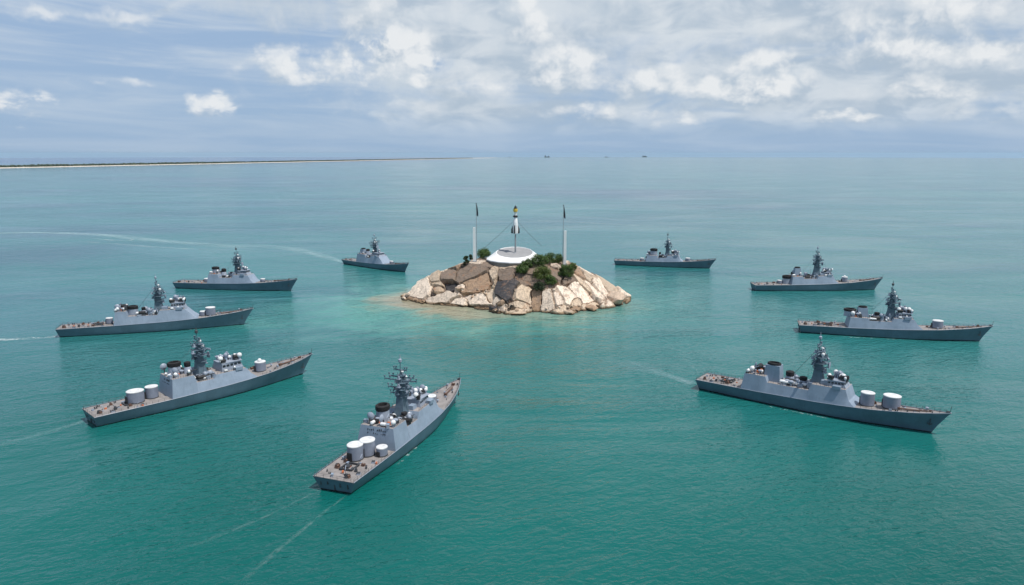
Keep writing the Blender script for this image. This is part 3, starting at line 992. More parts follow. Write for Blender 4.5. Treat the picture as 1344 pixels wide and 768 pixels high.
# ------------------------------------------------------------------ monument and flagpoles
def build_monument():
    root = empty('monument', (MON.x, MON.y, 25.2))
    tag(root, 'white round platform with sloping sides and grey deck on top of the rock island', 'monument')

    def octa(r, z, tilt=0.0, sy=1.0, n=16):
        out = []
        for k in range(n):
            a = 2 * math.pi * (k + 0.5) / n
            x, y = r * math.cos(a), r * math.sin(a) * sy
            out.append((x, y, z + y * tilt))
        return out
    mb = MB()
    mb.quadstrip([octa(19.2, -2.0), octa(19.6, 0.9), octa(20.3, 0.9), octa(20.3, 1.5)], 0, True, True, True)
    mb.build('plinth', M['concrete_dark'], root, smooth=20)
    mb = MB()
    tl = 0.17
    mb.quadstrip([octa(20.0, 1.5), octa(20.0, 2.0), octa(19.2, 2.4), octa(13.2, 6.4, tl), octa(12.8, 6.4, tl), octa(12.7, 5.9, tl)], 0, True, False, False)
    mb.build('rim', M['white_concrete'], root, smooth=20)
    mb = MB()
    mb.quadstrip([octa(12.75, 5.2, tl), octa(12.75, 6.05, tl), octa(12.2, 6.12, tl)], 0, True, False, True)
    mb.build('platform_deck', M['concrete'], root, smooth=20)
    mb = MB()
    mb.cyl((0, 0, 5.5), 1.5, 0.9, 12, r1=1.1)
    mb.build('pole_footing', M['steel'], root)

    # central mast with the white body, a thing of its own standing on the platform
    z0 = 25.2 + 5.9
    mr = empty('ceremonial_mast', (MON.x + 0.5, MON.y, z0))
    tag(mr, 'slim grey pole carrying a white tapered body with black fins and yellow ring', 'mast')
    def zof(py):
        return at_depth(676, py, MON.y).z - z0
    zb, zt = zof(305.5), zof(285)
    mb = MB(); mb.lathe((0, 0, 0.3), [(0.62, 0), (0.5, zb * 0.9)], 10); mb.build('pole', M['steel'], mr)
    body = MB()
    H = zt - zb
    body.lathe((0, 0, zb - 0.6), [(0.45, 0), (1.75, 0.25), (1.95, H * 0.25), (1.75, H * 0.6), (1.25, H), (0.85, H + 0.5)], 14)
    body.build('white_body', M['white'], mr)
    for a in (0.15, math.pi - 0.1, -math.pi / 2 - 0.3, math.pi / 2):
        fn = MB()
        ca, sa = math.cos(a), math.sin(a)
        prof = [(1.5, zb - 0.6), (3.0, zb - 0.3), (2.9, zb + 2.6), (1.6, zb + 5.6)]
        r0 = [(ca * r + sa * 0.3, sa * r - ca * 0.3, z) for r, z in prof]
        r1 = [(ca * r - sa * 0.3, sa * r + ca * 0.3, z) for r, z in prof]
        fn.quadstrip([r0, r1], 0, True, True, True)
        fn.build('fin', M['black'], mr, smooth=0)
    c = MB(); c.lathe((0, 0, zt - 0.2), [(1.15, 0), (1.75, 0.5), (1.75, 1.0), (0.9, 1.5)], 12); c.build('collar', M['black'], mr)
    z3 = zof(277.5)
    c = MB(); c.lathe((0, 0, zt + 1.2), [(0.95, 0), (0.95, z3 - zt - 1.2)], 12); c.build('upper_tube', M['white'], mr)
    c = MB(); c.lathe((0, 0, z3), [(0.9, -0.5), (1.55, 0), (1.55, 1.5), (0.9, 2.0)], 12); c.build('ring', M['yellow'], mr)
    z4 = zof(271)
    c = MB(); c.lathe((0, 0, z3 + 1.9), [(0.7, 0), (1.5, 0.4), (0.55, 0.9), (0.5, z4 - z3 - 1.6), (0.1, z4 - z3 - 1.2)], 10)
    c.lathe((0.1, 0, z3 + 2.9), [(1.15, 0), (0.5, 0.6)], 8)
    c.build('finial', M['black'], mr)
    for (ex, ey) in ((634, 327), (711, 323)):
        e = at_depth(ex, ey, MON.y - 1.0)
        a = Vector((0.0, 0, zof(288)))
        b = e - Vector(mr.location)
        b.z = max(b.z, isl_drop(e.x, e.y) - z0 + 0.2)
        w = MB(); w.tube([a, a.lerp(b, 0.5) - Vector((0, 0, 0.4)), b], 0.10, 5); w.build('guy_wire', M['wire'], mr)

    for (px, y0, y1, px2, ytop, flagw, lab, Yd) in (
            (622.8, 337, 298.5, 625.6, 267.5, (0.5, 3.3), 'white column with thin flagpole and drooping dark flag left of platform', 508.0),
            (741.3, 346, 303, 738.6, 270.0, (2.2, 3.4), 'white column with thin flagpole and drooping dark flag right of platform', 498.0)):
        b = at_depth(px, y0, Yd)
        zg = isl_drop(b.x, b.y)
        r = empty('flagpole', (b.x, b.y, zg))
        tag(r, lab, 'flagpole', 'flagpoles flanking the platform')
        ztop = at_depth(px, y1, Yd).z - zg
        mb = MB(); mb.box((0, 0, -1.0), (1.9, 1.9, ztop + 1.0), (0.86, 0.86)); mb.build('column', M['pole'], r, smooth=0)
        mb = MB(); mb.box((0, 0, -1.2), (3.2, 3.2, 1.7), (0.92, 0.92)); mb.build('footing', M['concrete'], r, smooth=0)
        q = at_depth(px2, y0, Yd) - Vector((b.x, b.y, zg))
        zp = at_depth(px2, ytop, Yd).z - zg
        mb = MB(); mb.tube([(q.x, -0.3, -1.0), (q.x, -0.3, zp)], 0.24, 8, r1=0.15); mb.build('thin_pole', M['steel'], r)
        mb = MB(); mb.sphere((q.x, -0.3, zp + 0.2), 0.42, 8); mb.build('finial', M['black'], r)
        # drooping flag: pleated hanging cloth
        fb = MB()
        rows = 9; L = 7.6
        front = []
        zf = zp - 0.4
        rings = []
        for i in range(rows):
            u = i / (rows - 1)
            ww = 0.35 + (0.85 if u > 0.15 else 0.4) * math.sin(min(1, u * 1.05) * math.pi * 0.62) * (0.55 + 0.45 * u)
            ring = []
            for j in range(9):
                s = j / 8
                ring.append((q.x + 0.25 + ww * s, -0.3 + 0.28 * math.sin(s * 9 + u * 3) * (0.3 + s), zf - L * u - ww * s * 0.75))
            rings.append(ring)
        fb.quadstrip(rings, 0, False)
        fo = fb.build('flag', M['flag'], r, smooth=60)
        sm = fo.modifiers.new('thickness', 'SOLIDIFY'); sm.thickness = 0.06


build_monument()


# ------------------------------------------------------------------ warships
def interp(t, tab):
    for (a, va), (b, vb) in zip(tab, tab[1:]):
        if t <= b:
            u = max(0.0, (t - a) / (b - a))
            return va + (vb - va) * u
    return tab[-1][1]


HB_D = [(0, .95), (.12, .98), (.28, 1.0), (.5, 1.0), (.66, .97), (.78, .82), (.87, .60), (.94, .36), (1.0, .03)]
HB_W = [(0, .68), (.12, .78), (.28, .88), (.5, .92), (.64, .84), (.76, .61), (.86, .36), (.94, .15), (1.0, .015)]
ZDK = [(0, 4.5), (.3, 4.7), (.55, 5.2), (.75, 6.1), (.9, 7.4), (1.0, 8.8)]

GEAR = {}


def gear_meshes():
    """small fittings shared by all the ships"""
    def reg(name, mb, mats):
        o = mb.build(name, mats)
        GEAR[name] = o.data
        bpy.data.objects.remove(o)
    b = MB()
    for s in (-.45, .45):
        b.lathe((s, 0, 0), [(.22, 0), (.2, .7), (.3, .75), (.3, .9)], 10)
    b.box((0, 0, -.05), (1.5, .6, .1)); reg('bollard', b, M['dark'])
    b = MB(); b.box((0, 0, -.05), (1.8, 1.5, .35)); b.cyl((-.0, -.75, .75), .5, 1.5, 12, axis='y'); b.cyl((0, -.85, .75), .72, .12, 12, axis='y'); b.cyl((0, .73, .75), .72, .12, 12, axis='y')
    reg('winch', b, M['brown'])
    b = MB(); b.box((0, 0, -.05), (1.9, 1.5, .6), (.93, .93)); b.box((0, 0, .55), (1.7, 1.3, .12), mi=1); reg('hatch', b, [M['light'], M['dark']])
    b = MB(); b.cyl((0, 0, -.05), .3, 1.0, 10); b.lathe((0, 0, .95), [(.35, 0), (.75, .1), (.75, .45), (.3, .65)], 12); reg('vent', b, M['light'])
    b = MB()
    b.lathe((-.9, 0, .75), [(.12, 0), (.5, .18), (.52, 1.62), (.12, 1.8)], 12, axis='x')
    for s in (-.5, .5): b.box((s, 0, -.05), (.16, .9, .5), mi=1)
    reg('life_raft', b, [M['white'], M['dark']])
    b = MB(); b.lathe((0, 0, -.05), [(.5, 0), (.42, .9)], 10, mi=1); b.sphere((0, 0, 1.5), .85, 14); reg('radome', b, [M['white'], M['light']])
    b = MB(); b.cyl((0, 0, -.05), .18, 1.2, 8, mi=1); b.lathe((.1, 0, 1.45), [(.15, 0), (.55, .12), (.6, .7), (.52, .75)], 12, axis='x'); reg('searchlight', b, [M['white'], M['dark']])
    b = MB(); b.box((0, 0, -.05), (1.4, .8, 1.0)); b.box((0, 0, .95), (1.5, .9, .08), mi=1); reg('locker', b, [M['light'], M['super']])
    b = MB(); b.box((0, 0, -.05), (.9, .6, .7)); reg('orange_locker', b, M['orange'])
    b = MB()
    b.cyl((0, 0, -.05), .16, 1.6, 8, mi=1)
    b.lathe((.05, 0, 1.9), [(.1, 0), (.75, .2), (1.05, .55), (1.0, .58), (.7, .28), (.08, .1)], 14, axis='x')
    reg('dish_antenna', b, [M['light'], M['dark']])
    b = MB(); b.lathe((0, 0, -.05), [(.85, 0), (.75, 1.2), (.95, 1.3)], 12, mi=1); b.sphere((0, 0, 1.9), .95, 12); b.cyl((.4, 0, 2.1), .4, .8, 10, axis='x'); reg('fire_director', b, [M['light'], M['super']])
    b = MB(); b.tube([(0, 0, -.05), (0, 0, 7.0)], .07, 5, r1=.03); reg('whip_antenna', b, M['wire'])
    b = MB(); b.cyl((0, 0, -.05), .7, .9, 12); b.box((.2, 0, .7), (1.2, .9, .8), (.8, .8)); b.tube([(.6, 0, 1.1), (2.6, 0, 1.35)], .12, 7); reg('machine_gun', b, M['dark'])
    b = MB(); b.box((0, 0, -.05), (2.2, 1.3, 1.3), (.9, .8), mi=0); b.cyl((-1.3, 0, 1.1), .72, 2.6, 12, axis='x', mi=1); reg('generator', b, [M['dark'], M['black']])
    b = MB()
    b.lathe((-1.9, 0, 1.0), [(.2, 0), (.62, .35), (.75, 1.6), (.62, 3.2), (.1, 3.9)], 10, axis='x', sy=0.8, mi=0)
    for s in (-1.1, 1.1): b.box((s, 0, -.05), (.2, 1.4, .8), mi=1)
    reg('ships_boat', b, [M['white'], M['dark']])
    b = MB(); b.tube([(0, 0, -.05), (0, 0, 2.2), (1.3, 0, 3.0)], .14, 6); b.box((0, 0, -.05), (.7, .7, .4)); reg('davit', b, M['light'])


gear_meshes()


def shift_t(spec):
    d = spec.get('d', 0.0)
    def f(t): return t - d * 4 * t * (1 - t)
    s = dict(spec)
    s['prof'] = [(f(a), f(b), z, w) for a, b, z, w in spec['prof']]
    s['bridge'] = (f(spec['bridge'][0]), f(spec['bridge'][1])) + spec['bridge'][2:]
    s['mast'] = (f(spec['mast'][0]),) + spec['mast'][1:]
    s['funnels'] = [(f(q[0]),) + q[1:] for q in spec['funnels']]
    s['drums'] = [(f(q[0]),) + q[1:] for q in spec['drums']]
    s['waist'] = tuple(f(q) for q in spec['waist'])
    s['aft_top'] = tuple(f(q) for q in spec['aft_top'])
    return s


def warship(spec):
    spec = shift_t(spec)
    st, bw = ground(*spec['stern']), ground(*spec['bow'])
    ax = (bw - st); L = ax.length; ax.normalize()
    # the readings of the stern are on the near side of the hull: step in by half the beam
    nrm = Vector((-ax.y, ax.x, 0))
    if nrm.y < 0: nrm = -nrm
    B = L * spec.get('beam', 0.143)
    st = st + nrm * (B * 0.5 * spec.get('side', 0.0))
    ax = (bw - st); L = ax.length; ax.normalize()
    k = L / 88.0                                # heights scale with the ship
    mid = (st + bw) / 2
    rz = math.atan2(ax.y, ax.x)
    root = empty('warship', (mid.x, mid.y, 0.0), rz)
    tag(root, spec['label'], 'warship', 'grey warships in a ring round the island')
    rng = random.Random(spec['seed'])
    hb = B / 2
    lod = spec.get('lod', 0)

    def zd(t): return interp(t, ZDK) * k
    def hd(t): return interp(t, HB_D) * hb
    def hw(t): return interp(t, HB_W) * hb
    def xoff(s): return (-0.014 * (1 - s) ** 5 + 0.064 * s ** 3.2) * L
    def X(t): return (t - 0.5) * L
    def xd(t): return X(t) + xoff(t)            # station of the deck edge

    # hull
    mb = MB(); rings = []
    N = 40
    for i in range(N + 1):
        s = i / N
        s = 1 - (1 - s) ** 1.25
        z, d, w = zd(s), hd(s), hw(s)
        o = xoff(s); x = X(s)
        half = [(x, .02, -3.2 * k), (x, w * .75, -2.3 * k), (x, w, 0), (x + o * .30, w + (d - w) * .40, z * .36), (x + o * .8, w + (d - w) * .88, z * .84), (x + o, d, z), (x + o, d - min(.14, d * .5), z)]
        rings.append(half)
    mb.quadstrip(rings, 0, False)
    mb.quadstrip([[(p[0], -p[1], p[2]) for p in r] for r in rings], 0, False)
    n_ = len(mb.v) // 2
    mb.f.append(tuple(list(range(0, 6)) + [n_ + q for q in reversed(range(0, 6))])); mb.mi.append(0)
    mb.build('hull', M['hull'], root, smooth=40)
    # deck
    mb = MB(); rings = []
    for i in range(N + 1):
        s = i / N
        z, d = zd(s) - .16, max(hd(s) - .12, .02)
        x = X(s) + xoff(s)
        rings.append([(x, -d, z - .25), (x, -d, z), (x, 0, z + .06), (x, d, z), (x, d, z - .25)])
    mb.quadstrip(rings, 0, False)
    mb.build('deck', M['deck'], root, smooth=40)
    # transom fittings
    if lod == 0:
        zt = zd(0)
        for (y, z0, w, h) in ((-.28, .45, .35, .30), (.30, .52, .30, .22), (0, .12, .22, .72), (-.62, .40, .30, .34), (.62, .40, .30, .34)):
            mb = MB(); xs = X(0) + xoff(0) * (.3 + .6 * z0)
            mb.box((xs - .05, y * hb, zt * z0), (.34, w, zt * h))
            mb.build('transom_fitting', M['dark'], root, smooth=0)

    # superstructure: one flush-sided block with steps
    prof = spec['prof']                          # (t_bottom, t_top, z_top above the water, width factor of the top)
    mb = MB(); rings = []
    pts = []
    for (a, b) in zip(prof, prof[1:]):
        n = max(1, int(abs(b[0] - a[0]) / 0.03))
        for i in range(n):
            u = i / n
            pts.append(tuple(a[q] + (b[q] - a[q]) * u for q in range(4)))
    pts.append(prof[-1])
    for (tb, tt, zt, wf) in pts:
        zb = zd(tb) - .3
        yb = hd(tb) - .10
        yt = max(hd(tt) * wf - .1, .4)
        rings.append([(xd(tb), -yb, zb), (xd(tt), -yt, zt * k), (xd(tt), yt, zt * k), (xd(tb), yb, zb)])
    mb.quadstrip(rings, 0, True, True, True)
    # roof faces take the deck coating
    for fi, f in enumerate(mb.f):
        vs = [Vector(mb.v[q]) for q in f[:4]]
        nn = (vs[1] - vs[0]).cross(vs[2] - vs[0])
        if nn.length > 0 and abs(nn.normalized().z) > .85 and min(v.z for v in vs) > zd(.5):
            mb.mi[fi] = 1
    sup = mb.build('superstructure', [M['super'], M['deck2']], root, smooth=20)

    def ztop(t):
        for a, b in zip(prof, prof[1:]):
            if min(a[1], b[1]) <= t <= max(a[1], b[1]) and abs(b[1] - a[1]) > 1e-6:
                u = (t - a[1]) / (b[1] - a[1])
                return (a[2] + (b[2] - a[2]) * u) * k
        return zd(t) - .1

    def put(name, t, y, z=None, rz_=0.0, sc=1.0):
        zz = (max(ztop(t), zd(t) - .1) if z is None else z)
        return link(name, GEAR[name], root, (xd(t), y, zz), rz_, sc)

    # gunwale edge and knuckle line
    for sgn in (-1, 1):
        mb = MB()
        mb.tube([(xd(i / 24), sgn * (hd(i / 24)), zd(i / 24) + .02) for i in range(25)], .09, 4)
        mb.build('gunwale', M['light'], root)

    # railings round the quarterdeck and the forecastle
    t_aft, t_fwd = prof[0][0], prof[-1][0]
    for (ta, tb, nm) in ((0.005, t_aft - .01, 12), (t_fwd + .02, .985, 14)):
        for sgn in (-1, 1):
            mb = MB()
            pl = []
            for i in range(nm + 1):
                t = ta + (tb - ta) * i / nm
                p = Vector((xd(t), sgn * (hd(t) - .25), zd(t) - .1))
                pl.append(p)
                mb.tube([p, p + Vector((0, 0, 1.15))], .05, 4)
            for h in (.6, 1.12):
                mb.tube([p + Vector((0, 0, h)) for p in pl], .035, 4)
            mb.build('railing', M['dark'], root, smooth=0)
    mb = MB()
    pl = [Vector((xd(0) + .3, y * hb * .8, zd(0) - .1)) for y in (-1, -.6, -.2, .2, .6, 1)]
    for p in pl: mb.tube([p, p + Vector((0, 0, 1.15))], .05, 4)
    for h in (.6, 1.12): mb.tube([p + Vector((0, 0, h)) for p in pl], .035, 4)
    mb.build('railing', M['dark'], root, smooth=0)

    # stem jackstaff, anchors
    mb = MB(); mb.tube([(xd(.995), 0, zd(.995)), (xd(.995) + .4, 0, zd(.995) + 2.6)], .09, 5); mb.box((xd(.99), 0, zd(.99) - .1), (1.0, .8, .7)); mb.build('jackstaff', M['dark'], root)
    for sgn in (-1, 1):
        mb = MB()
        t = .95
        y = sgn * (hw(t) + (hd(t) - hw(t)) * .62 + .15)
        mb.tube([(xd(t) - .8, y, zd(t) * .70), (xd(t) - 1.0, y, zd(t) * .45)], .16, 6)
        mb.tube([(xd(t) - 1.8, y, zd(t) * .50), (xd(t) - 1.0, y * 1.0, zd(t) * .42), (xd(t) - .2, y, zd(t) * .50)], .17, 6)
        mb.build('anchor', M['dark'], root)

    # bridge
    b0, b1, bz, bw_, bh = spec['bridge']        # t from, t to, base z, half width factor, height
    bz *= k; bh *= k
    xa, xb = xd(b0), xd(b1); yw = hb * bw_
    mb = MB()
    r0 = [(xa, -yw, bz - .2), (xb, -yw * .82, bz - .2), (xb, yw * .82, bz - .2), (xa, yw, bz - .2)]
    r1 = [(xa + .5, -yw * .9, bz + bh), (xb - 1.5, -yw * .72, bz + bh), (xb - 1.5, yw * .72, bz + bh), (xa + .5, yw * .9, bz + bh)]
    mb.quadstrip([r0, r1], 0, True, True, False)
    n0 = len(mb.v) - 4
    mb.f.append((n0, n0 + 1, n0 + 2, n0 + 3)); mb.mi.append(1)
    br = mb.build('bridge', [M['light'], M['deck2']], root, smooth=0)
    # band of separate panes, a little proud of the walls
    def on_wall(i, j, u, h):
        a = Vector(r0[i]).lerp(Vector(r0[j]), u); b = Vector(r1[i]).lerp(Vector(r1[j]), u)
        return a.lerp(b, h)
    for (i, j, cnt) in ((1, 2, 6), (0, 1, 5), (2, 3, 5)):
        for q in range(cnt):
            u0, u1 = (q + .12) / cnt, (q + .88) / cnt
            P4 = [on_wall(i, j, u0, .58), on_wall(i, j, u1, .58), on_wall(i, j, u1, .84), on_wall(i, j, u0, .84)]
            nn = (P4[1] - P4[0]).cross(P4[2] - P4[0]).normalized()
            cc = sum(P4, Vector()) / 4
            if nn.dot(cc - Vector(((xa + xb) / 2, 0, cc.z))) < 0: nn = -nn
            w = MB()
            w.quadstrip([[p - nn * .06 for p in P4], [p + nn * .05 for p in P4]], 0, True, True, True)
            w.build('window', M['glass'], br, smooth=0)
    mb = MB()
    mb.box(((xa + xb) / 2 - .3, 0, bz + bh - .02), ((xb - xa) * .9, yw * 1.75, .22))
    mb.build('bridge_roof', M['light'], root, smooth=0)
    for sgn in (-1, 1):
        mb = MB(); mb.box((xb - 3.2 * k, sgn * (yw + .6), bz - .1), (3.0 * k, 1.9, 1.3)); mb.build('bridge_wing', M['super'], root, smooth=0)
    zr = bz + bh + .2
    n = 26 if lod == 0 else 16
    kinds = ['radome', 'searchlight', 'life_raft', 'dish_antenna', 'fire_director', 'generator', 'locker', 'vent', 'searchlight', 'machine_gun', 'radome']
    for i in range(n):
        t = b0 + (b1 - b0) * (0.06 + 0.84 * ((i * 0.618) % 1.0))
        y = ((i * 0.381 + .13) % 1.0 - .5) * yw * 1.5
        put(kinds[i % len(kinds)], t, y, zr, rng.uniform(-.5, .5), rng.uniform(.75, 1.25) * k)
    # lower clutter at the foot of the bridge, on both sides
    for sgn in (-1, 1):
        for i in range(3):
            t = b0 + (b1 - b0) * (i + .4) / 3
            if yw < hd(t) * .62:
                put(['life_raft', 'searchlight', 'vent'][i], t, sgn * hd(t) * .70, None, 0, k * .9)

    # funnels
    for (t, y, kind, r, h, z) in spec['funnels']:
        z0 = ztop(t) if z is None else z * k
        f = MB()
        if kind == 'round':
            f.lathe((xd(t), y, z0 - .2), [(r * 1.08, 0), (r, h * .66), (r, h * .68)], 20, sx=1.15, sy=.95)
            fo = f.build('funnel', M['light'], root)
            c = MB(); c.lathe((xd(t), y, z0 - .2), [(r * 1.03, h * .66), (r * 1.12, h * .74), (r * 1.10, h * .95), (r * .9, h), (r * .72, h * .99), (r * .68, h * .80)], 20, sx=1.15, sy=.95)
            c.build('funnel_cap', M['soot'], fo)
        elif kind == 'block':
            f.box((xd(t), y, z0 - .2), (r * 2.5, r * 2.0, h), (.82, .80))
            fo = f.build('funnel', M['super'], root, smooth=0)
            c = MB(); c.lathe((xd(t), y, z0 - .2 + h), [(r * .98, -.15), (r * 1.02, .35), (r * .94, .8), (r * .76, .82), (r * .72, .2)], 20, sx=1.02, sy=.80)
            c.build('funnel_cap', M['soot'], fo)
        elif kind == 'stub':
            f.lathe((xd(t), y, z0 - .2), [(r * 1.5, 0), (r * 1.1, h * .55), (r * .9, h * .6)], 14)
            fo = f.build('exhaust', M['light'], root)
            c = MB(); c.lathe((xd(t), y, z0 - .2), [(r * .9, h * .58), (r * 1.1, h * .66), (r * 1.1, h * .95), (r * .7, h)], 14)
            c.build('exhaust_cap', M['soot'], fo)

    # mast
    t, zb, zt = spec['mast']
    xm = xd(t); zb *= k; zt *= k; hgt = zt - zb
    zs = zb + hgt * .58
    mb = MB()
    mb.box((xm, 0, zb - .2), (5.4 * k, 4.4 * k, hgt * .20), (.70, .72))
    mb.box((xm, 0, zb - .2 + hgt * .20), (3.7 * k, 3.1 * k, hgt * .38 + .2), (.52, .52))
    mb.box((xm - .2, 0, zs), (2.0 * k, 1.6 * k, hgt * .14), (.7, .7))
    ma = mb.build('mast', M['mast'], root, smooth=0)
    mb = MB(); mb.tube([(xm - .3, 0, zs + hgt * .13), (xm - .3, 0, zb + hgt * .93)], .22 * k, 7, r1=.12 * k); mb.build('topmast', M['mast'], ma)
    mb = MB(); mb.lathe((xm - .3, 0, zb + hgt * .93), [(.25, 0), (.62, .35), (.62, 1.2), (.2, 1.5), (.07, 3.0)], 10); mb.build('mast_head', M['light'] if spec['seed'] % 2 else M['dark'], ma)
    for (f, r) in ((.34, 2.5), (.47, 3.0), (.585, 2.7), (.70, 1.7)):
        z = zb + hgt * f
        mb = MB(); mb.lathe((xm + .5 * k, 0, z), [(r * .6 * k, -.5), (r * k, 0), (r * k, .12), (r * k * .98, .14)], 14)
        for a in range(8):
            an = a * math.pi / 4
            p = (xm + .5 * k + r * k * .95 * math.cos(an), r * k * .95 * math.sin(an), z)
            mb.tube([p, (p[0], p[1], z + .9)], .045, 4)
        mb.build('mast_platform', M['mast'], ma)
    for (f, w, dx) in ((.40, 3.6, -1.3), (.50, 4.6, -1.1), (.62, 6.4, -.4), (.665, 5.0, .4), (.80, 2.6, -.3)):
        z = zb + hgt * f
        mb = MB(); mb.tube([(xm + dx, -w * k, z + .25), (xm + dx, 0, z), (xm + dx, w * k, z + .25)], .27, 5)
        for y in (-1, -.66, .66, 1):
            mb.tube([(xm + dx, y * w * k, z - .45), (xm + dx, y * w * k, z + .95)], .09, 4)
            mb.sphere((xm + dx, y * w * k, z + 1.1), .36, 6)
        mb.build('yardarm', M['mast'], ma)
    for q, (f, dx, dy, ly) in enumerate(((.28, 2.3, 0, 2.2), (.405, -2.3, .3, 1.6), (.53, -2.4, -.3, 1.4), (.60, 2.2, .4, 1.8), (.66, -1.6, 0, 1.2), (.75, .9, 0, 1.0))):
        z = zb + hgt * f
        mb = MB()
        mb.tube([(xm, dy, z - .9), (xm + dx * k, dy, z)], .2, 5)
        mb.box((xm + dx * k, dy, z - .1), (1.5 * k, ly * k, .25)); mb.box((xm + dx * k, dy, z + .15), (.8 * k, ly * .6 * k, .9), (.7, .7))
        mb.tube([(xm + dx * 1.25 * k, dy, z), (xm + dx * 1.25 * k, dy, z + 1.7)], .09, 4)
        mb.build('mast_bracket', M['mast'] if q % 2 else M['light'], ma, smooth=0)
    # radar antennas on brackets forward and aft
    mb = MB()
    z = zb + hgt * .53
    mb.tube([(xm, 0, z - .8), (xm + 3.0 * k, 0, z)], .2, 5)
    mb.box((xm + 3.0 * k, 0, z), (.5, .5, .6)); mb.box((xm + 3.0 * k, 0, z + .6), (.5, 4.4 * k, .7), rz=.5)
    mb.build('radar_antenna', M['light'], ma, smooth=0)
    mb = MB()
    z = zb + hgt * .40
    mb.tube([(xm, 0, z - .8), (xm + 3.4 * k, 0, z)], .2, 5)
    mb.lathe((xm + 3.2 * k, 0, z + .9), [(.15, 0), (1.0, .25), (1.45, .8), (1.38, .82)], 12, axis='x')
    mb.build('radar_dish', M['light'], ma)
    for i, (f, dx, y, s) in enumerate(((.60, 1.0, 1.2, .8), (.60, 1.4, -1.1, .75), (.71, .8, 0.0, .65), (.51, 1.6, 1.7, .6), (.51, 1.2, -1.9, .6), (.37, -1.4, 1.3, .6))):
        mb = MB(); mb.cyl((xm + dx * k, y * k, zb + hgt * f), .25, .6, 8); mb.sphere((xm + dx * k, y * k, zb + hgt * f + .6 + s * .7), s, 10)
        mb.build('mast_radome', M['white'] if i in (0, 1, 2) else M['light'], ma)
    # stays
    for (f, t2, y) in ((.78, t - .13, 1.6), (.78, t - .13, -1.6), (.80, min(b1, t + .13), .0)):
        mb = MB(); mb.tube([(xm - .3, 0, zb + hgt * f), (xd(t2), y, ztop(t2) + .5)], .035, 4); mb.build('stay_wire', M['wire'], ma)

    # drum-shaped gun houses with white tops
    for (t, y, r, h, kind) in spec['drums']:
        r *= k; h *= k
        z0 = (ztop(t) if t_aft + .02 < t < t_fwd - .06 else zd(t) - .12)
        d = MB()
        seg = 24
        sx = 1.12
        d.lathe((xd(t), y, z0), [(r * 1.04, 0), (r * 1.04, .35), (r, .36)], seg, 1, sx=sx)
        d.lathe((xd(t), y, z0 + .36), [(r, 0), (r * 1.03, h * .5), (r * 1.0, h - .36)], seg, 0, sx=sx, cap0=False)
        do = d.build('gun_drum', [M['drum'], M['dark']], root)
        c = MB()
        c.lathe((xd(t), y, z0 + h + .003), [(r * 1.03, -.25), (r * 1.04, .05), (r * .97, .20), (r * .45, .22), (r * .42, .12)], seg, sx=sx)
        c.build('drum_lid', M['lid'], do)
        if kind == 'gun':
            g = MB()
            fw = 1 if t > .5 else -1
            g.tube([(xd(t) + fw * r * .9, y, z0 + h * .55), (xd(t) + fw * r * 2.6, y, z0 + h * .62)], .2, 8, r1=.13)
            g.build('gun_barrel', M['dark'], do)
        if kind == 'ball':
            g = MB(); g.sphere((xd(t) - r * .1, y, z0 + h + r * .30), r * .42, 12); g.build('sight_dome', M['white'], do)
        hs = MB(); hs.box((xd(t) - r * 1.05 * sx, y + r * .15, z0 + .25), (.35, r * .7, h * .55)); hs.build('drum_hatch', M['black'], do, smooth=0)

    # waist clutter: between the aft block and the bridge
    wa, wb = spec['waist']
    items = ['generator', 'ships_boat', 'life_raft', 'vent', 'locker', 'fire_director', 'dish_antenna', 'life_raft', 'vent', 'hatch', 'locker', 'generator', 'machine_gun', 'winch', 'searchlight']
    n = 30 if lod == 0 else 16
    for i in range(n):
        t = wa + (wb - wa) * ((i * .618 + .2) % 1.0)
        y = (1 if i % 2 else -1) * hd(t) * rng.uniform(.22, .68)
        put(items[i % len(items)], t, y, None, rng.choice([0, 0, .3, 1.57]), k * rng.uniform(.9, 1.45))
    # mast house and low lockers between the steps, rails round the upper decks
    tm = spec['mast'][0]
    for q, (dt, yy, lx, ly, lz) in enumerate(((-.045, .30, 3.6, 2.6, 1.9), (.035, -.32, 3.0, 2.2, 1.7), (-.02, -.42, 2.4, 1.8, 2.3))):
        t = tm + dt
        mb = MB(); mb.box((xd(t), yy * hb, ztop(t) - .1), (lx * k, ly * k, lz * k), (.92, .88)); mb.build('deckhouse', M['light'] if q != 1 else M['super'], root, smooth=0)
    for sgn in (-1, 1):
        for (ta, tb) in ((prof[0][1] + .005, prof[1][1] - .004), (prof[2][1] + .006, prof[3][1] - .006), (prof[4][1] + .005, prof[5][1] - .004)):
            mb = MB(); pl = []
            for i in range(9):
                t = ta + (tb - ta) * i / 8
                wf = interp(t, [(p[1], p[3]) for p in prof])
                p = Vector((xd(t), sgn * (hd(t) * wf - .25), ztop(t) - .05))
                pl.append(p); mb.tube([p, p + Vector((0, 0, 1.1))], .05, 4)
            for h in (.55, 1.08): mb.tube([p + Vector((0, 0, h)) for p in pl], .035, 4)
            mb.build('railing', M['dark'], root, smooth=0)
    # top of the aft block
    aa, ab = spec['aft_top']
    n = 20 if lod == 0 else 10
    items = ['life_raft', 'vent', 'locker', 'machine_gun', 'orange_locker', 'dish_antenna', 'searchlight', 'generator', 'locker', 'winch', 'radome', 'machine_gun', 'davit']
    for i in range(n):
        t = aa + (ab - aa) * ((i * .618 + .1) % 1.0)
        y = (1 if i % 2 else -1) * hd(t) * rng.uniform(.12, .72)
        put(items[i % len(items)], t, y, None, rng.choice([0, .5, 1.57]), k * rng.uniform(.9, 1.4))
    # quarterdeck
    free = spec.get('qd', (0.02, t_aft - .03))
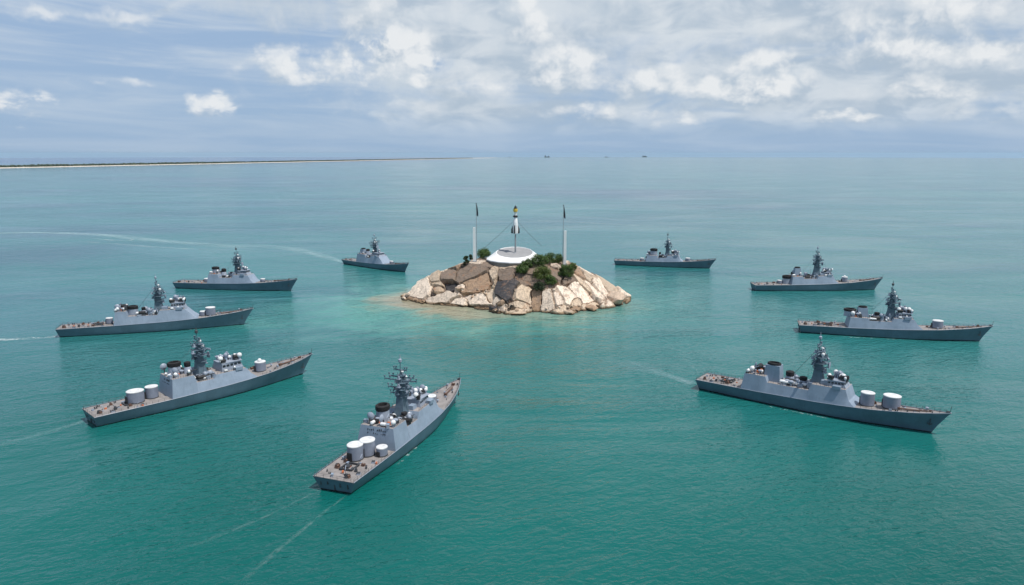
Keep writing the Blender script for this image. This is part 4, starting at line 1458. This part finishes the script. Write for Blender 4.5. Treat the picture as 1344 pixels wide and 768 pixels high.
    items = ['winch', 'bollard', 'hatch', 'orange_locker', 'bollard', 'davit', 'winch', 'machine_gun', 'locker', 'bollard', 'orange_locker', 'vent', 'hatch', 'bollard']
    n = 24 if lod == 0 else 14
    for i in range(n):
        t = free[0] + (free[1] - free[0]) * ((i * .618 + .07) % 1.0)
        y = ((i * .43 + .2) % 1.0 - .5) * 2 * hd(t) * .80
        if any(math.hypot(xd(t) - xd(q[0]), y - q[1]) < q[2] * k * 1.35 for q in spec['drums']): y = math.copysign(hd(t) * .86, y)
        put(items[i % len(items)], t, y, zd(t) - .12, rng.choice([0, .4, 1.57]), k * rng.uniform(.6, .95))
    # forecastle
    items = ['bollard', 'winch', 'hatch', 'vent', 'bollard', 'locker', 'winch', 'bollard', 'hatch', 'vent']
    n = 16 if lod == 0 else 10
    for i in range(n):
        t = t_fwd + .03 + (.955 - t_fwd - .03) * ((i * .618 + .3) % 1.0)
        y = ((i * .43 + .1) % 1.0 - .5) * 2 * hd(t) * .70
        if any(math.hypot(xd(t) - xd(q[0]), y - q[1]) < q[2] * k * 1.35 for q in spec['drums']): y = math.copysign(hd(t) * .82, y)
        put(items[i % len(items)], t, y, zd(t) - .12, rng.choice([0, .4, 1.57]), k * rng.uniform(.5, .8))
    mb = MB()
    mb.tube([(xd(.86), .5, zd(.86) + .02), (xd(.93), .3, zd(.93) + .02)], .13, 5)
    mb.tube([(xd(.86), -.5, zd(.86) + .02), (xd(.93), -.3, zd(.93) + .02)], .13, 5)
    mb.build('anchor_chain', M['brown'], root)
    mb = MB(); mb.tube([(xd(.835), -1.2, zd(.84) + .35), (xd(.905), -.9, zd(.90) + .35)], .3, 6); mb.box((xd(.835), -1.2, zd(.835) - .1), (1.2, 1.0, 1.0)); mb.build('anchor_boom', M['brown'], root)
    for i in range(3):
        put('whip_antenna', wa + (wb - wa) * (.15 + .3 * i), (-1) ** i * hd(.5) * .55, None, 0, k * .9)
    # helicopter-style pad or hatch frame on the quarterdeck
    if spec.get('frame'):
        tq = spec['frame']
        mb = MB(); x = xd(tq); z = zd(tq) - .02
        for s in (-1, 1):
            mb.box((x, s * 2.0, z), (4.6, .35, .55)); mb.box((x + s * 2.3, 0, z), (.35, 3.6, .55))
        mb.box((x, .6, z), (2.2, 1.4, .6))
        mb.build('deck_frame', M['dark'], root, smooth=0)
    # name marks on the aft wall (illegible in the photograph: short dark strokes in two rows)
    if spec.get('marks'):
        tb, tt, zt, wf = prof[0]; _, tt2, _, _ = prof[1]
        pb = Vector((xd(prof[0][0]), 0, zd(prof[0][0]) - .3)); pt = Vector((xd(prof[0][1]), 0, prof[0][2] * k))
        for row, hgt_ in ((.80, .85), (.66, .45)):
            p = pb.lerp(pt, row)
            for q in range(10):
                if rng.random() < .25: continue
                y = -hb * .42 + q * hb * .095
                mb = MB(); mb.box((p.x - .05, y, p.z), (.08, rng.uniform(.18, .42), hgt_ * rng.uniform(.35, 1.0)), shift=(.08, 0))
                mb.build('painted_character', M['black'], root, smooth=0)
    return root


def std_prof(a0=.32, a1=.43, mb=.55, b1=.70, f1=.745, za=12.3, zm=9.8, zb=12.6, wf=.82, astep=.018):
    return [(a0, a0 + .012, za, wf), (a1, a1, za, wf), (a1 + .006, a1 + .010, zm, wf), (mb - .01, mb - .012, zm, wf), (mb, mb, zb, wf - .02), (b1, b1, zb, wf - .06), (f1, f1 - .025, zd_guess(f1), .80)]


def zd_guess(t):
    return interp(t, ZDK) + 1.6


SHIPS = [
    dict(seed=1, d=.065, label='nearest warship, seen from astern with three white topped drums on its stern',
         stern=(441, 645), bow=(597, 528), beam=.176, side=0.0, marks=True, frame=.10,
         prof=std_prof(.335, .45, .56, .70, .75, 12.0, 9.2, 11.6), bridge=(.60, .695, 11.5, .62, 2.6),
         mast=(.545, 10.0, 31.2), funnels=[(.425, 1.4, 'round', 2.2, 5.6, None), (.52, -2.2, 'stub', 1.0, 3.2, None)],
         drums=[(.215, 1.9, 2.5, 5.0, 'plain'), (.270, .0, 2.45, 5.2, 'plain'), (.285, -4.6, 1.8, 2.9, 'plain'), (.785, .6, 1.9, 3.4, 'gun')],
         waist=(.47, .545), aft_top=(.35, .41), qd=(.02, .17)),
    dict(seed=2, d=.058, label='warship at lower left with two white drums aft and bow pointing right',
         stern=(122, 556), bow=(397, 491), beam=.172, side=0.0, marks=True, frame=.16,
         prof=std_prof(.36, .47, .57, .70, .745, 12.2, 8.9, 10.4), bridge=(.60, .70, 10.3, .60, 3.4),
         mast=(.525, 9.0, 29.0), funnels=[(.415, .9, 'round', 2.1, 5.4, None), (.465, -1.2, 'stub', 1.15, 5.0, None)],
         drums=[(.225, 0.2, 2.8, 4.6, 'plain'), (.305, 1.2, 2.15, 4.6, 'plain'), (.785, 0, 2.1, 4.2, 'ball')],
         waist=(.49, .56), aft_top=(.37, .46), qd=(.02, .20)),
    dict(seed=3, label='warship at far left edge with a white wake line trailing from its stern',
         stern=(78.5, 443.4), bow=(320, 425.9), beam=.14, side=.85, frame=.20,
         prof=std_prof(.29, .355, .53, .66, .725, 11.6, 8.9, 11.2), bridge=(.585, .665, 11.2, .58, 3.2),
         mast=(.52, 9.0, 28.6), funnels=[(.385, 0, 'round', 2.2, 5.4, None), (.33, 1.5, 'stub', 1.0, 2.6, None), (.44, 0, 'stub', 1.0, 4.2, None)],
         drums=[(.745, 1.2, 1.5, 2.4, 'plain'), (.785, 0, 2.2, 4.2, 'gun'), (.255, 1.0, 1.5, 3.0, 'plain')],
         waist=(.42, .52), aft_top=(.30, .35), qd=(.02, .24)),
    dict(seed=4, lod=1, label='left warship farther off, in line behind the mast of the far left warship',
         stern=(230, 378.8), bow=(381.8, 381.6), beam=.142, side=.85,
         prof=std_prof(.30, .39, .52, .64, .69, 11.4, 9.0, 11.2), bridge=(.55, .63, 11.0, .62, 3.2),
         mast=(.535, 9.6, 30.2), funnels=[(.345, 0, 'round', 2.2, 5.0, None), (.41, .8, 'stub', 1.5, 6.2, None), (.485, 0, 'stub', 1.1, 4.0, None)],
         drums=[(.265, 0, 2.0, 2.6, 'plain'), (.735, 0, 1.5, 2.2, 'gun')],
         waist=(.42, .51), aft_top=(.31, .38)),
    dict(seed=5, lod=1, label='smallest warship, left behind the island with a broad pale wake astern',
         stern=(451.9, 346.2), bow=(531.6, 357.0), beam=.16, side=.6,
         prof=std_prof(.26, .40, .50, .62, .70, 12.8, 10.0, 12.4), bridge=(.50, .62, 12.2, .66, 3.0),
         mast=(.50, 11.0, 33.0), funnels=[(.305, 0, 'block', 2.2, 4.0, None), (.37, .8, 'stub', 1.5, 4.4, None)],
         drums=[(.755, 0, 1.7, 2.6, 'gun')],
         waist=(.40, .49), aft_top=(.28, .36)),
    dict(seed=6, lod=1, label='warship right behind the island, nearest to the island on its right',
         stern=(807.7, 347.9), bow=(931.3, 352.2), beam=.135, side=.85,
         prof=std_prof(.33, .44, .55, .66, .70, 10.6, 8.8, 10.8), bridge=(.59, .665, 10.6, .58, 2.4),
         mast=(.545, 9.4, 31.0), funnels=[(.405, 0, 'round', 2.6, 6.0, None), (.335, 1.0, 'stub', 1.2, 4.2, None), (.47, -1, 'stub', .8, 4.8, None)],
         drums=[(.745, 0, 1.9, 2.9, 'gun'), (.285, .6, 1.6, 2.4, 'plain')],
         waist=(.47, .54), aft_top=(.34, .39)),
    dict(seed=7, d=.03, lod=1, label='warship in the right middle distance, next to the rightmost warship but farther away',
         stern=(993.5, 382.3), bow=(1147.5, 380.2), beam=.142, side=.85,
         prof=std_prof(.31, .405, .53, .64, .685, 10.4, 8.8, 10.8), bridge=(.575, .645, 10.6, .56, 2.6),
         mast=(.53, 9.4, 31.5), funnels=[(.375, .2, 'block', 2.0, 6.0, None), (.295, .6, 'round', 2.7, 6.6, 4.4), (.465, -1, 'stub', .9, 3.2, None)],
         drums=[(.235, .6, 1.5, 2.4, 'plain'), (.745, 0, 1.8, 3.6, 'ball')],
         waist=(.43, .52), aft_top=(.33, .40), qd=(.02, .22)),
    dict(seed=8, d=.028, label='rightmost warship lying broadside with one drum on the foredeck',
         stern=(1052.4, 437.2), bow=(1285, 448.2), beam=.142, side=.85,
         prof=std_prof(.29, .40, .54, .64, .69, 10.2, 8.9, 10.8), bridge=(.56, .64, 10.6, .60, 2.8),
         mast=(.53, 9.0, 29.0), funnels=[(.375, 0, 'block', 2.3, 5.2, None), (.305, .5, 'round', 2.6, 4.2, None), (.455, -.6, 'stub', 1.3, 4.4, None)],
         drums=[(.765, 0, 2.3, 4.0, 'plain')],
         waist=(.42, .52), aft_top=(.30, .36), frame=.16),
    dict(seed=9, d=.026, label='warship at lower right with two pale drums on its foredeck and bow pointing right',
         stern=(916.9, 512), bow=(1222.2, 568), beam=.15, side=.9, frame=.13,
         prof=std_prof(.235, .345, .545, .675, .715, 11.2, 8.9, 11.6), bridge=(.60, .675, 11.4, .62, 2.6),
         mast=(.555, 10.0, 30.0), funnels=[(.365, -.2, 'block', 2.7, 6.8, None), (.435, .6, 'stub', 1.5, 5.0, None), (.495, .2, 'stub', 1.3, 3.8, None)],
         drums=[(.745, -.3, 2.2, 5.0, 'plain'), (.825, 0, 2.7, 4.8, 'plain')],
         waist=(.42, .53), aft_top=(.25, .33)),
]
for s_ in SHIPS:
    warship(s_)


# ------------------------------------------------------------------ far coast
def build_coast():
    pts = [(-4700, 800), (-4250, 2600), (-3500, 4955), (-2830, 7350), (-1960, 11000), (-1180, 15000), (-640, 18500), (-380, 20200)]
    # dense polyline
    line = []
    for a, b in zip(pts, pts[1:]):
        n = int(math.dist(a, b) / 25)
        for i in range(n):
            u = i / n
            line.append((a[0] + (b[0] - a[0]) * u, a[1] + (b[1] - a[1]) * u))
    rng = random.Random(3)
    m, t = new_mat('beach_sand')
    geo = t.node('ShaderNodeNewGeometry')
    n = t.noise(geo.outputs['Position'], 1 / 60.0, 5.0, 0.6)
    c = t.mix(n, (0.52, 0.45, 0.38, 1), (0.70, 0.65, 0.57, 1))
    t.node('ShaderNodeOutputMaterial', None, Surface=t.node('ShaderNodeBsdfPrincipled', None, Base_Color=c, Roughness=0.9))
    sand = MB(); rings = []
    N = len(line)
    for i, (x, y) in enumerate(line):
        u = i / N
        w = 900 * (1 - u) ** 0.8 + 30
        e = mnoise.fractal(Vector((x * .002, y * .002, 0)), 1, 2, 4) * 45 * (1 - u)
        z = wz(x, y)
        k = 1 - .55 * u
        rings.append([(x + e + 60, y, z - .5), (x + e - 30, y, z + 1.2 * k), (x + e - 130, y, z + 4.5 * k), (x - 220 - w * .6, y, z + 4 * k), (x - 260 - w, y, z - 1.0)])
    sand.quadstrip(rings, 0, False)
    o = sand.build('beach', m)
    tag(o, 'long low white sand spit along the left horizon', 'beach', None, 'structure')
    # the wood on it, one far mass
    m, t = new_mat('coastal_wood')
    geo = t.node('ShaderNodeNewGeometry')
    n = t.noise(geo.outputs['Position'], 1 / 25.0, 4.0, 0.6)
    c = t.mix(t.ramp(n, 0.35, 0.65), (0.018, 0.030, 0.016, 1), (0.05, 0.07, 0.035, 1))
    t.node('ShaderNodeOutputMaterial', None, Surface=t.node('ShaderNodeBsdfPrincipled', None, Base_Color=c, Roughness=0.9))
    V, F = [], []
    for i, (x, y) in enumerate(line):
        u = i / N
        if u > .86: break
        e = mnoise.fractal(Vector((x * .002, y * .002, 0)), 1, 2, 4) * 45 * (1 - u)
        z = wz(x, y)
        k = (1 - .55 * u)
        for q in range(5):
            cx = x + e - 125 - q * 32 + rng.uniform(-10, 10); cy = y + rng.uniform(-12, 12)
            r = rng.uniform(9, 16); h = rng.uniform(13, 21) * k * (1 + .25 * mnoise.noise(Vector((x * .004, y * .004, 3))))
            b = len(V)
            ring = []
            for (rr, hh) in ((1.0, .0), (1.1, .45), (.75, .85)):
                for s in range(6):
                    a = s * math.pi / 3 + rng.uniform(-.3, .3)
                    f = rng.uniform(.8, 1.2)
                    V.append((cx + r * rr * f * math.cos(a), cy + r * rr * f * math.sin(a), z + 3.4 * k + h * hh))
            V.append((cx, cy, z + 3.4 * k + h))
            for rr in range(2):
                for s in range(6):
                    s2 = (s + 1) % 6
                    F.append((b + rr * 6 + s, b + rr * 6 + s2, b + rr * 6 + 6 + s2, b + rr * 6 + 6 + s))
            for s in range(6):
                F.append((b + 12 + s, b + 12 + (s + 1) % 6, b + 18))
    me = bpy.data.meshes.new('coastal_wood')
    me.from_pydata(V, [], F)
    me.materials.append(m)
    o = link('coastal_wood', me)
    tag(o, 'dark line of low trees along the far sand spit on the left horizon', 'wood', None, 'stuff')


build_coast()


def build_far_boats():
    grey = paint('distant_hull', (0.02, 0.03, 0.04), 0.6, 0.1)
    up = paint('distant_superstructure', (0.045, 0.055, 0.07), 0.6, 0.1)
    for (px, Y, L, kind, lab) in (
            (669, 29000, 50, 1, 'tiniest boat on the horizon, just left of the other distant vessels'),
            (717, 25500, 170, 0, 'low dark cargo ship on the horizon above the platform mast'),
            (794, 25000, 85, 1, 'small dark boat on the horizon between two larger distant ships'),
            (843, 33000, 200, 2, 'tall grey ship with two masts standing on the horizon, rightmost of the distant vessels')):
        x = (px - 672) / FPX * Y / 1.0 * math.cos(0)
        z = wz(x, Y)
        r = empty('distant_ship', (x, Y, z))
        tag(r, lab, 'ship', 'vessels on the horizon')
        H = L * .11 + 8
        mb = MB()
        rings = []
        for (t, w, hz) in ((-.5, .6, 1.0), (-.3, 1, 1.0), (.2, 1, 1.0), (.4, .6, 1.15), (.53, .05, 1.35)):
            ww = w * L * .075
            rings.append([(t * L, -ww * .8, -2), (t * L, -ww, H * hz), (t * L, ww, H * hz), (t * L, ww * .8, -2)])
        mb.quadstrip(rings, 0, True, True, True); mb.build('hull', grey, r, smooth=0)
        mb = MB(); mb.box((-.33 * L, 0, H - .5), (.2 * L, .11 * L, .17 * L + 14), (.8, .8)); mb.build('deckhouse', up, r, smooth=0)
        if kind != 1:
            mb = MB(); mb.box((.30 * L, 0, H - .5), (.16 * L, .1 * L, .17 * L), (.7, .7)); mb.build('forehouse', up, r, smooth=0)
        mb = MB(); mb.tube([(-.3 * L, 0, H), (-.3 * L, 0, H + L * .25 + 8)], L * .02 + 1.0, 6, r1=L * .008); mb.build('mast', grey, r)
        if kind == 2:
            mb = MB(); mb.box((0, 0, H - .5), (.34 * L, .1 * L, .13 * L), (.8, .8)); mb.build('midship_house', up, r, smooth=0)
            mb = MB(); mb.tube([(.2 * L, 0, H), (.2 * L, 0, H + L * .26)], L * .022, 6, r1=L * .008); mb.build('mast', grey, r)


build_far_boats()


# ------------------------------------------------------------------ wakes
def wake_mat(name, dens, sx, sy, lo, hi, col=(0.62, 0.70, 0.72)):
    m, t = new_mat(name)
    tc = t.node('ShaderNodeTexCoord')
    u, v, _ = t.xyz(tc.outputs['UV'])
    geo = t.node('ShaderNodeNewGeometry')
    x, y, z = t.xyz(geo.outputs['Position'])
    n = t.noise(t.comb(t.m('MULTIPLY', u, sx), t.m('MULTIPLY', v, sy), 0.0), 1.0, 6.0, 0.65, 0.6)
    n2 = t.noise(geo.outputs['Position'], 0.45, 5.0, 0.65)
    e = t.m('MULTIPLY', t.m('MULTIPLY', v, t.m('SUBTRACT', 1.0, v)), 4.0)
    a = t.m('MULTIPLY', t.ramp(t.m('ADD', t.m('MULTIPLY', n, .6), t.m('MULTIPLY', n2, .4)), lo, hi), t.m('POWER', e, 1.3))
    fade = t.node('ShaderNodeVertexColor', dict(layer_name='fade')).outputs[0]
    fr = t.xyz(fade)[0]
    a = t.m('MULTIPLY', t.m('MULTIPLY', a, dens), fr, clamp=True)
    df = t.node('ShaderNodeBsdfDiffuse', None, Color=(*col, 1), Roughness=1.0)
    tr = t.node('ShaderNodeBsdfTransparent')
    mx = t.node('ShaderNodeMixShader', None, _0=a, _1=tr.outputs[0], _2=df.outputs[0])
    t.node('ShaderNodeOutputMaterial', None, Surface=mx)
    return m


def build_wakes():
    foam = wake_mat('foam_streak', 0.24, 0.16, 1.2, 0.42, 0.66)
    broad = wake_mat('churned_water', 0.55, 0.03, 2.5, 0.34, 0.66, (0.42, 0.58, 0.62))
    thin = wake_mat('foam_line', 1.1, 0.05, 1.0, 0.44, 0.60)
    specs = [
        ([(421, 642), (370, 668), (320, 690), (270, 710), (215, 728)], (0.9, 2.6), foam, 1, 0, 'foam line trailing from the left corner of the nearest warship stern'),
        ([(457, 648), (410, 685), (365, 722), (325, 757), (300, 780)], (1.0, 3.2), foam, 1, 0, 'foam line trailing from the right corner of the nearest warship stern'),
        ([(78, 441.5), (40, 444), (0, 446), (-60, 450)], (5.0, 9.0), thin, .7, .6, 'white wake astern of the warship at the far left edge'),
        ([(116, 551), (60, 568), (0, 584), (-60, 598)], (3.0, 9.0), broad, .45, .1, 'faint pale wake astern of the warship at lower left'),
        ([(452, 345), (430, 338), (400, 330), (370, 325), (330, 322.5), (290, 323)], (9, 42), broad, 1.3, .2, 'broad pale wake curving astern of the smallest warship'),
        ([(-40, 307), (0, 306), (60, 305.5), (130, 308), (180, 313), (230, 318), (300, 323), (345, 331)], (18, 34), broad, 1.5, .5, 'long curved pale wake far left beyond the warships'),
        ([(100, 317), (150, 320), (200, 324), (260, 327), (340, 330)], (6, 6), thin, .3, .3, 'thin inner foam line of the curved wake at far left'),
        ([(120, 313.5), (165, 316), (175, 314)], (5, 5), thin, .7, .7, 'short white crest inside the curved wake at far left'),
        ([(690, 289.5), (740, 291), (800, 294), (860, 297), (940, 301.5), (1020, 306)], (5.5, 5.5), thin, .9, .3, 'dashed white foam line crossing behind the island to the right'),
        ([(912, 505), (890, 497), (865, 490), (845, 484), (815, 474), (790, 466)], (6.0, 16.0), broad, 1.0, .0, 'broad pale wake astern of the warship at lower right'),
        ([(917, 489), (908, 480), (901, 473), (893, 465)], (1.2, 2.0), foam, 1.2, .0, 'short white streak off the stern corner of the warship at lower right'),
        ([(993, 380), (960, 380.5), (920, 381), (870, 382)], (4, 7), broad, .7, 0, 'faint wake astern of the warship in the right middle distance'),
    ]
    dash = wake_mat('hull_foam', 0.9, 0.35, 1.0, 0.50, 0.62)
    for (a, b, lab) in (((520, 612), (572, 562), 'nearest warship'), ((165, 543.5), (318, 514), 'warship at lower left'), ((170, 437.6), (275, 430.8), 'warship at the far left edge'),
                        ((1000, 532), (1090, 550), 'warship at lower right'), ((1085, 441.5), (1190, 446), 'rightmost warship')):
        specs.append(([a, ((a[0] + b[0]) / 2, (a[1] + b[1]) / 2), b], (1.3, 1.3), dash, .8, .8, 'broken white foam along the waterline of the ' + lab))
    zoff = 0.02
    for i, (pp, wd, mat, f0, f1, lab) in enumerate(specs):
        P = [ground(*p) for p in pp]
        # smooth
        pts = []
        for a in range(len(P) - 1):
            p0 = P[max(a - 1, 0)]; p1 = P[a]; p2 = P[a + 1]; p3 = P[min(a + 2, len(P) - 1)]
            for q in range(10):
                u = q / 10
                pts.append(0.5 * ((2 * p1) + (p2 - p0) * u + (2 * p0 - 5 * p1 + 4 * p2 - p3) * u * u + (3 * p1 - p0 - 3 * p2 + p3) * u ** 3))
        pts.append(P[-1])
        V, F, UV, FA = [], [], [], []
        ln = 0
        for q, p in enumerate(pts):
            d = (pts[min(q + 1, len(pts) - 1)] - pts[max(q - 1, 0)]).normalized()
            s = Vector((-d.y, d.x, 0))
            u = q / (len(pts) - 1)
            w = (wd[0] + (wd[1] - wd[0]) * u) / 2
            if q: ln += (p - pts[q - 1]).length
            z = zoff + i * .004
            V += [(p.x - s.x * w, p.y - s.y * w, z), (p.x + s.x * w, p.y + s.y * w, z)]
            UV += [(ln, 0), (ln, 1)]
            f = (f0 + (f1 - f0) * u) * min(1, u * 12) * min(1, (1 - u) * 5)
            FA += [f, f]
            if q: F.append((2 * q - 2, 2 * q - 1, 2 * q + 1, 2 * q))
        me = bpy.data.meshes.new('wake')
        me.from_pydata(V, [], F)
        uv = me.uv_layers.new(name='UVMap')
        for l in me.loops: uv.data[l.index].uv = UV[l.vertex_index]
        at = me.color_attributes.new('fade', 'FLOAT_COLOR', 'POINT')
        for q, f in enumerate(FA): at.data[q].color = (f, f, f, 1)
        me.materials.append(mat)
        o = link('wake', me)
        tag(o, lab, 'wake', None, 'stuff')


build_wakes()


# ------------------------------------------------------------------ haze
def build_haze():
    mb = MB()
    mb.box((0, 15000, wz(62000, 0) - 160), (170000, 170000, -wz(62000, 0) + 160 + 150))
    m, t = new_mat('humid_air')
    pv = t.node('ShaderNodeVolumePrincipled', None, Color=(0.60, 0.84, 1.0), Density=HAZE)
    pv.inputs['Density Attribute'].default_value = ''
    m.cycles.homogeneous_volume = True
    pv.inputs['Anisotropy'].default_value = 0.2
    o = t.node('ShaderNodeOutputMaterial')
    t.t.links.new(pv.outputs[0], o.inputs['Volume'])
    ob = mb.build('haze', m, smooth=0)
    tag(ob, 'thin humid air over the sea paling the far water', 'haze', None, 'stuff')


HAZE = 0.85e-5
build_haze()
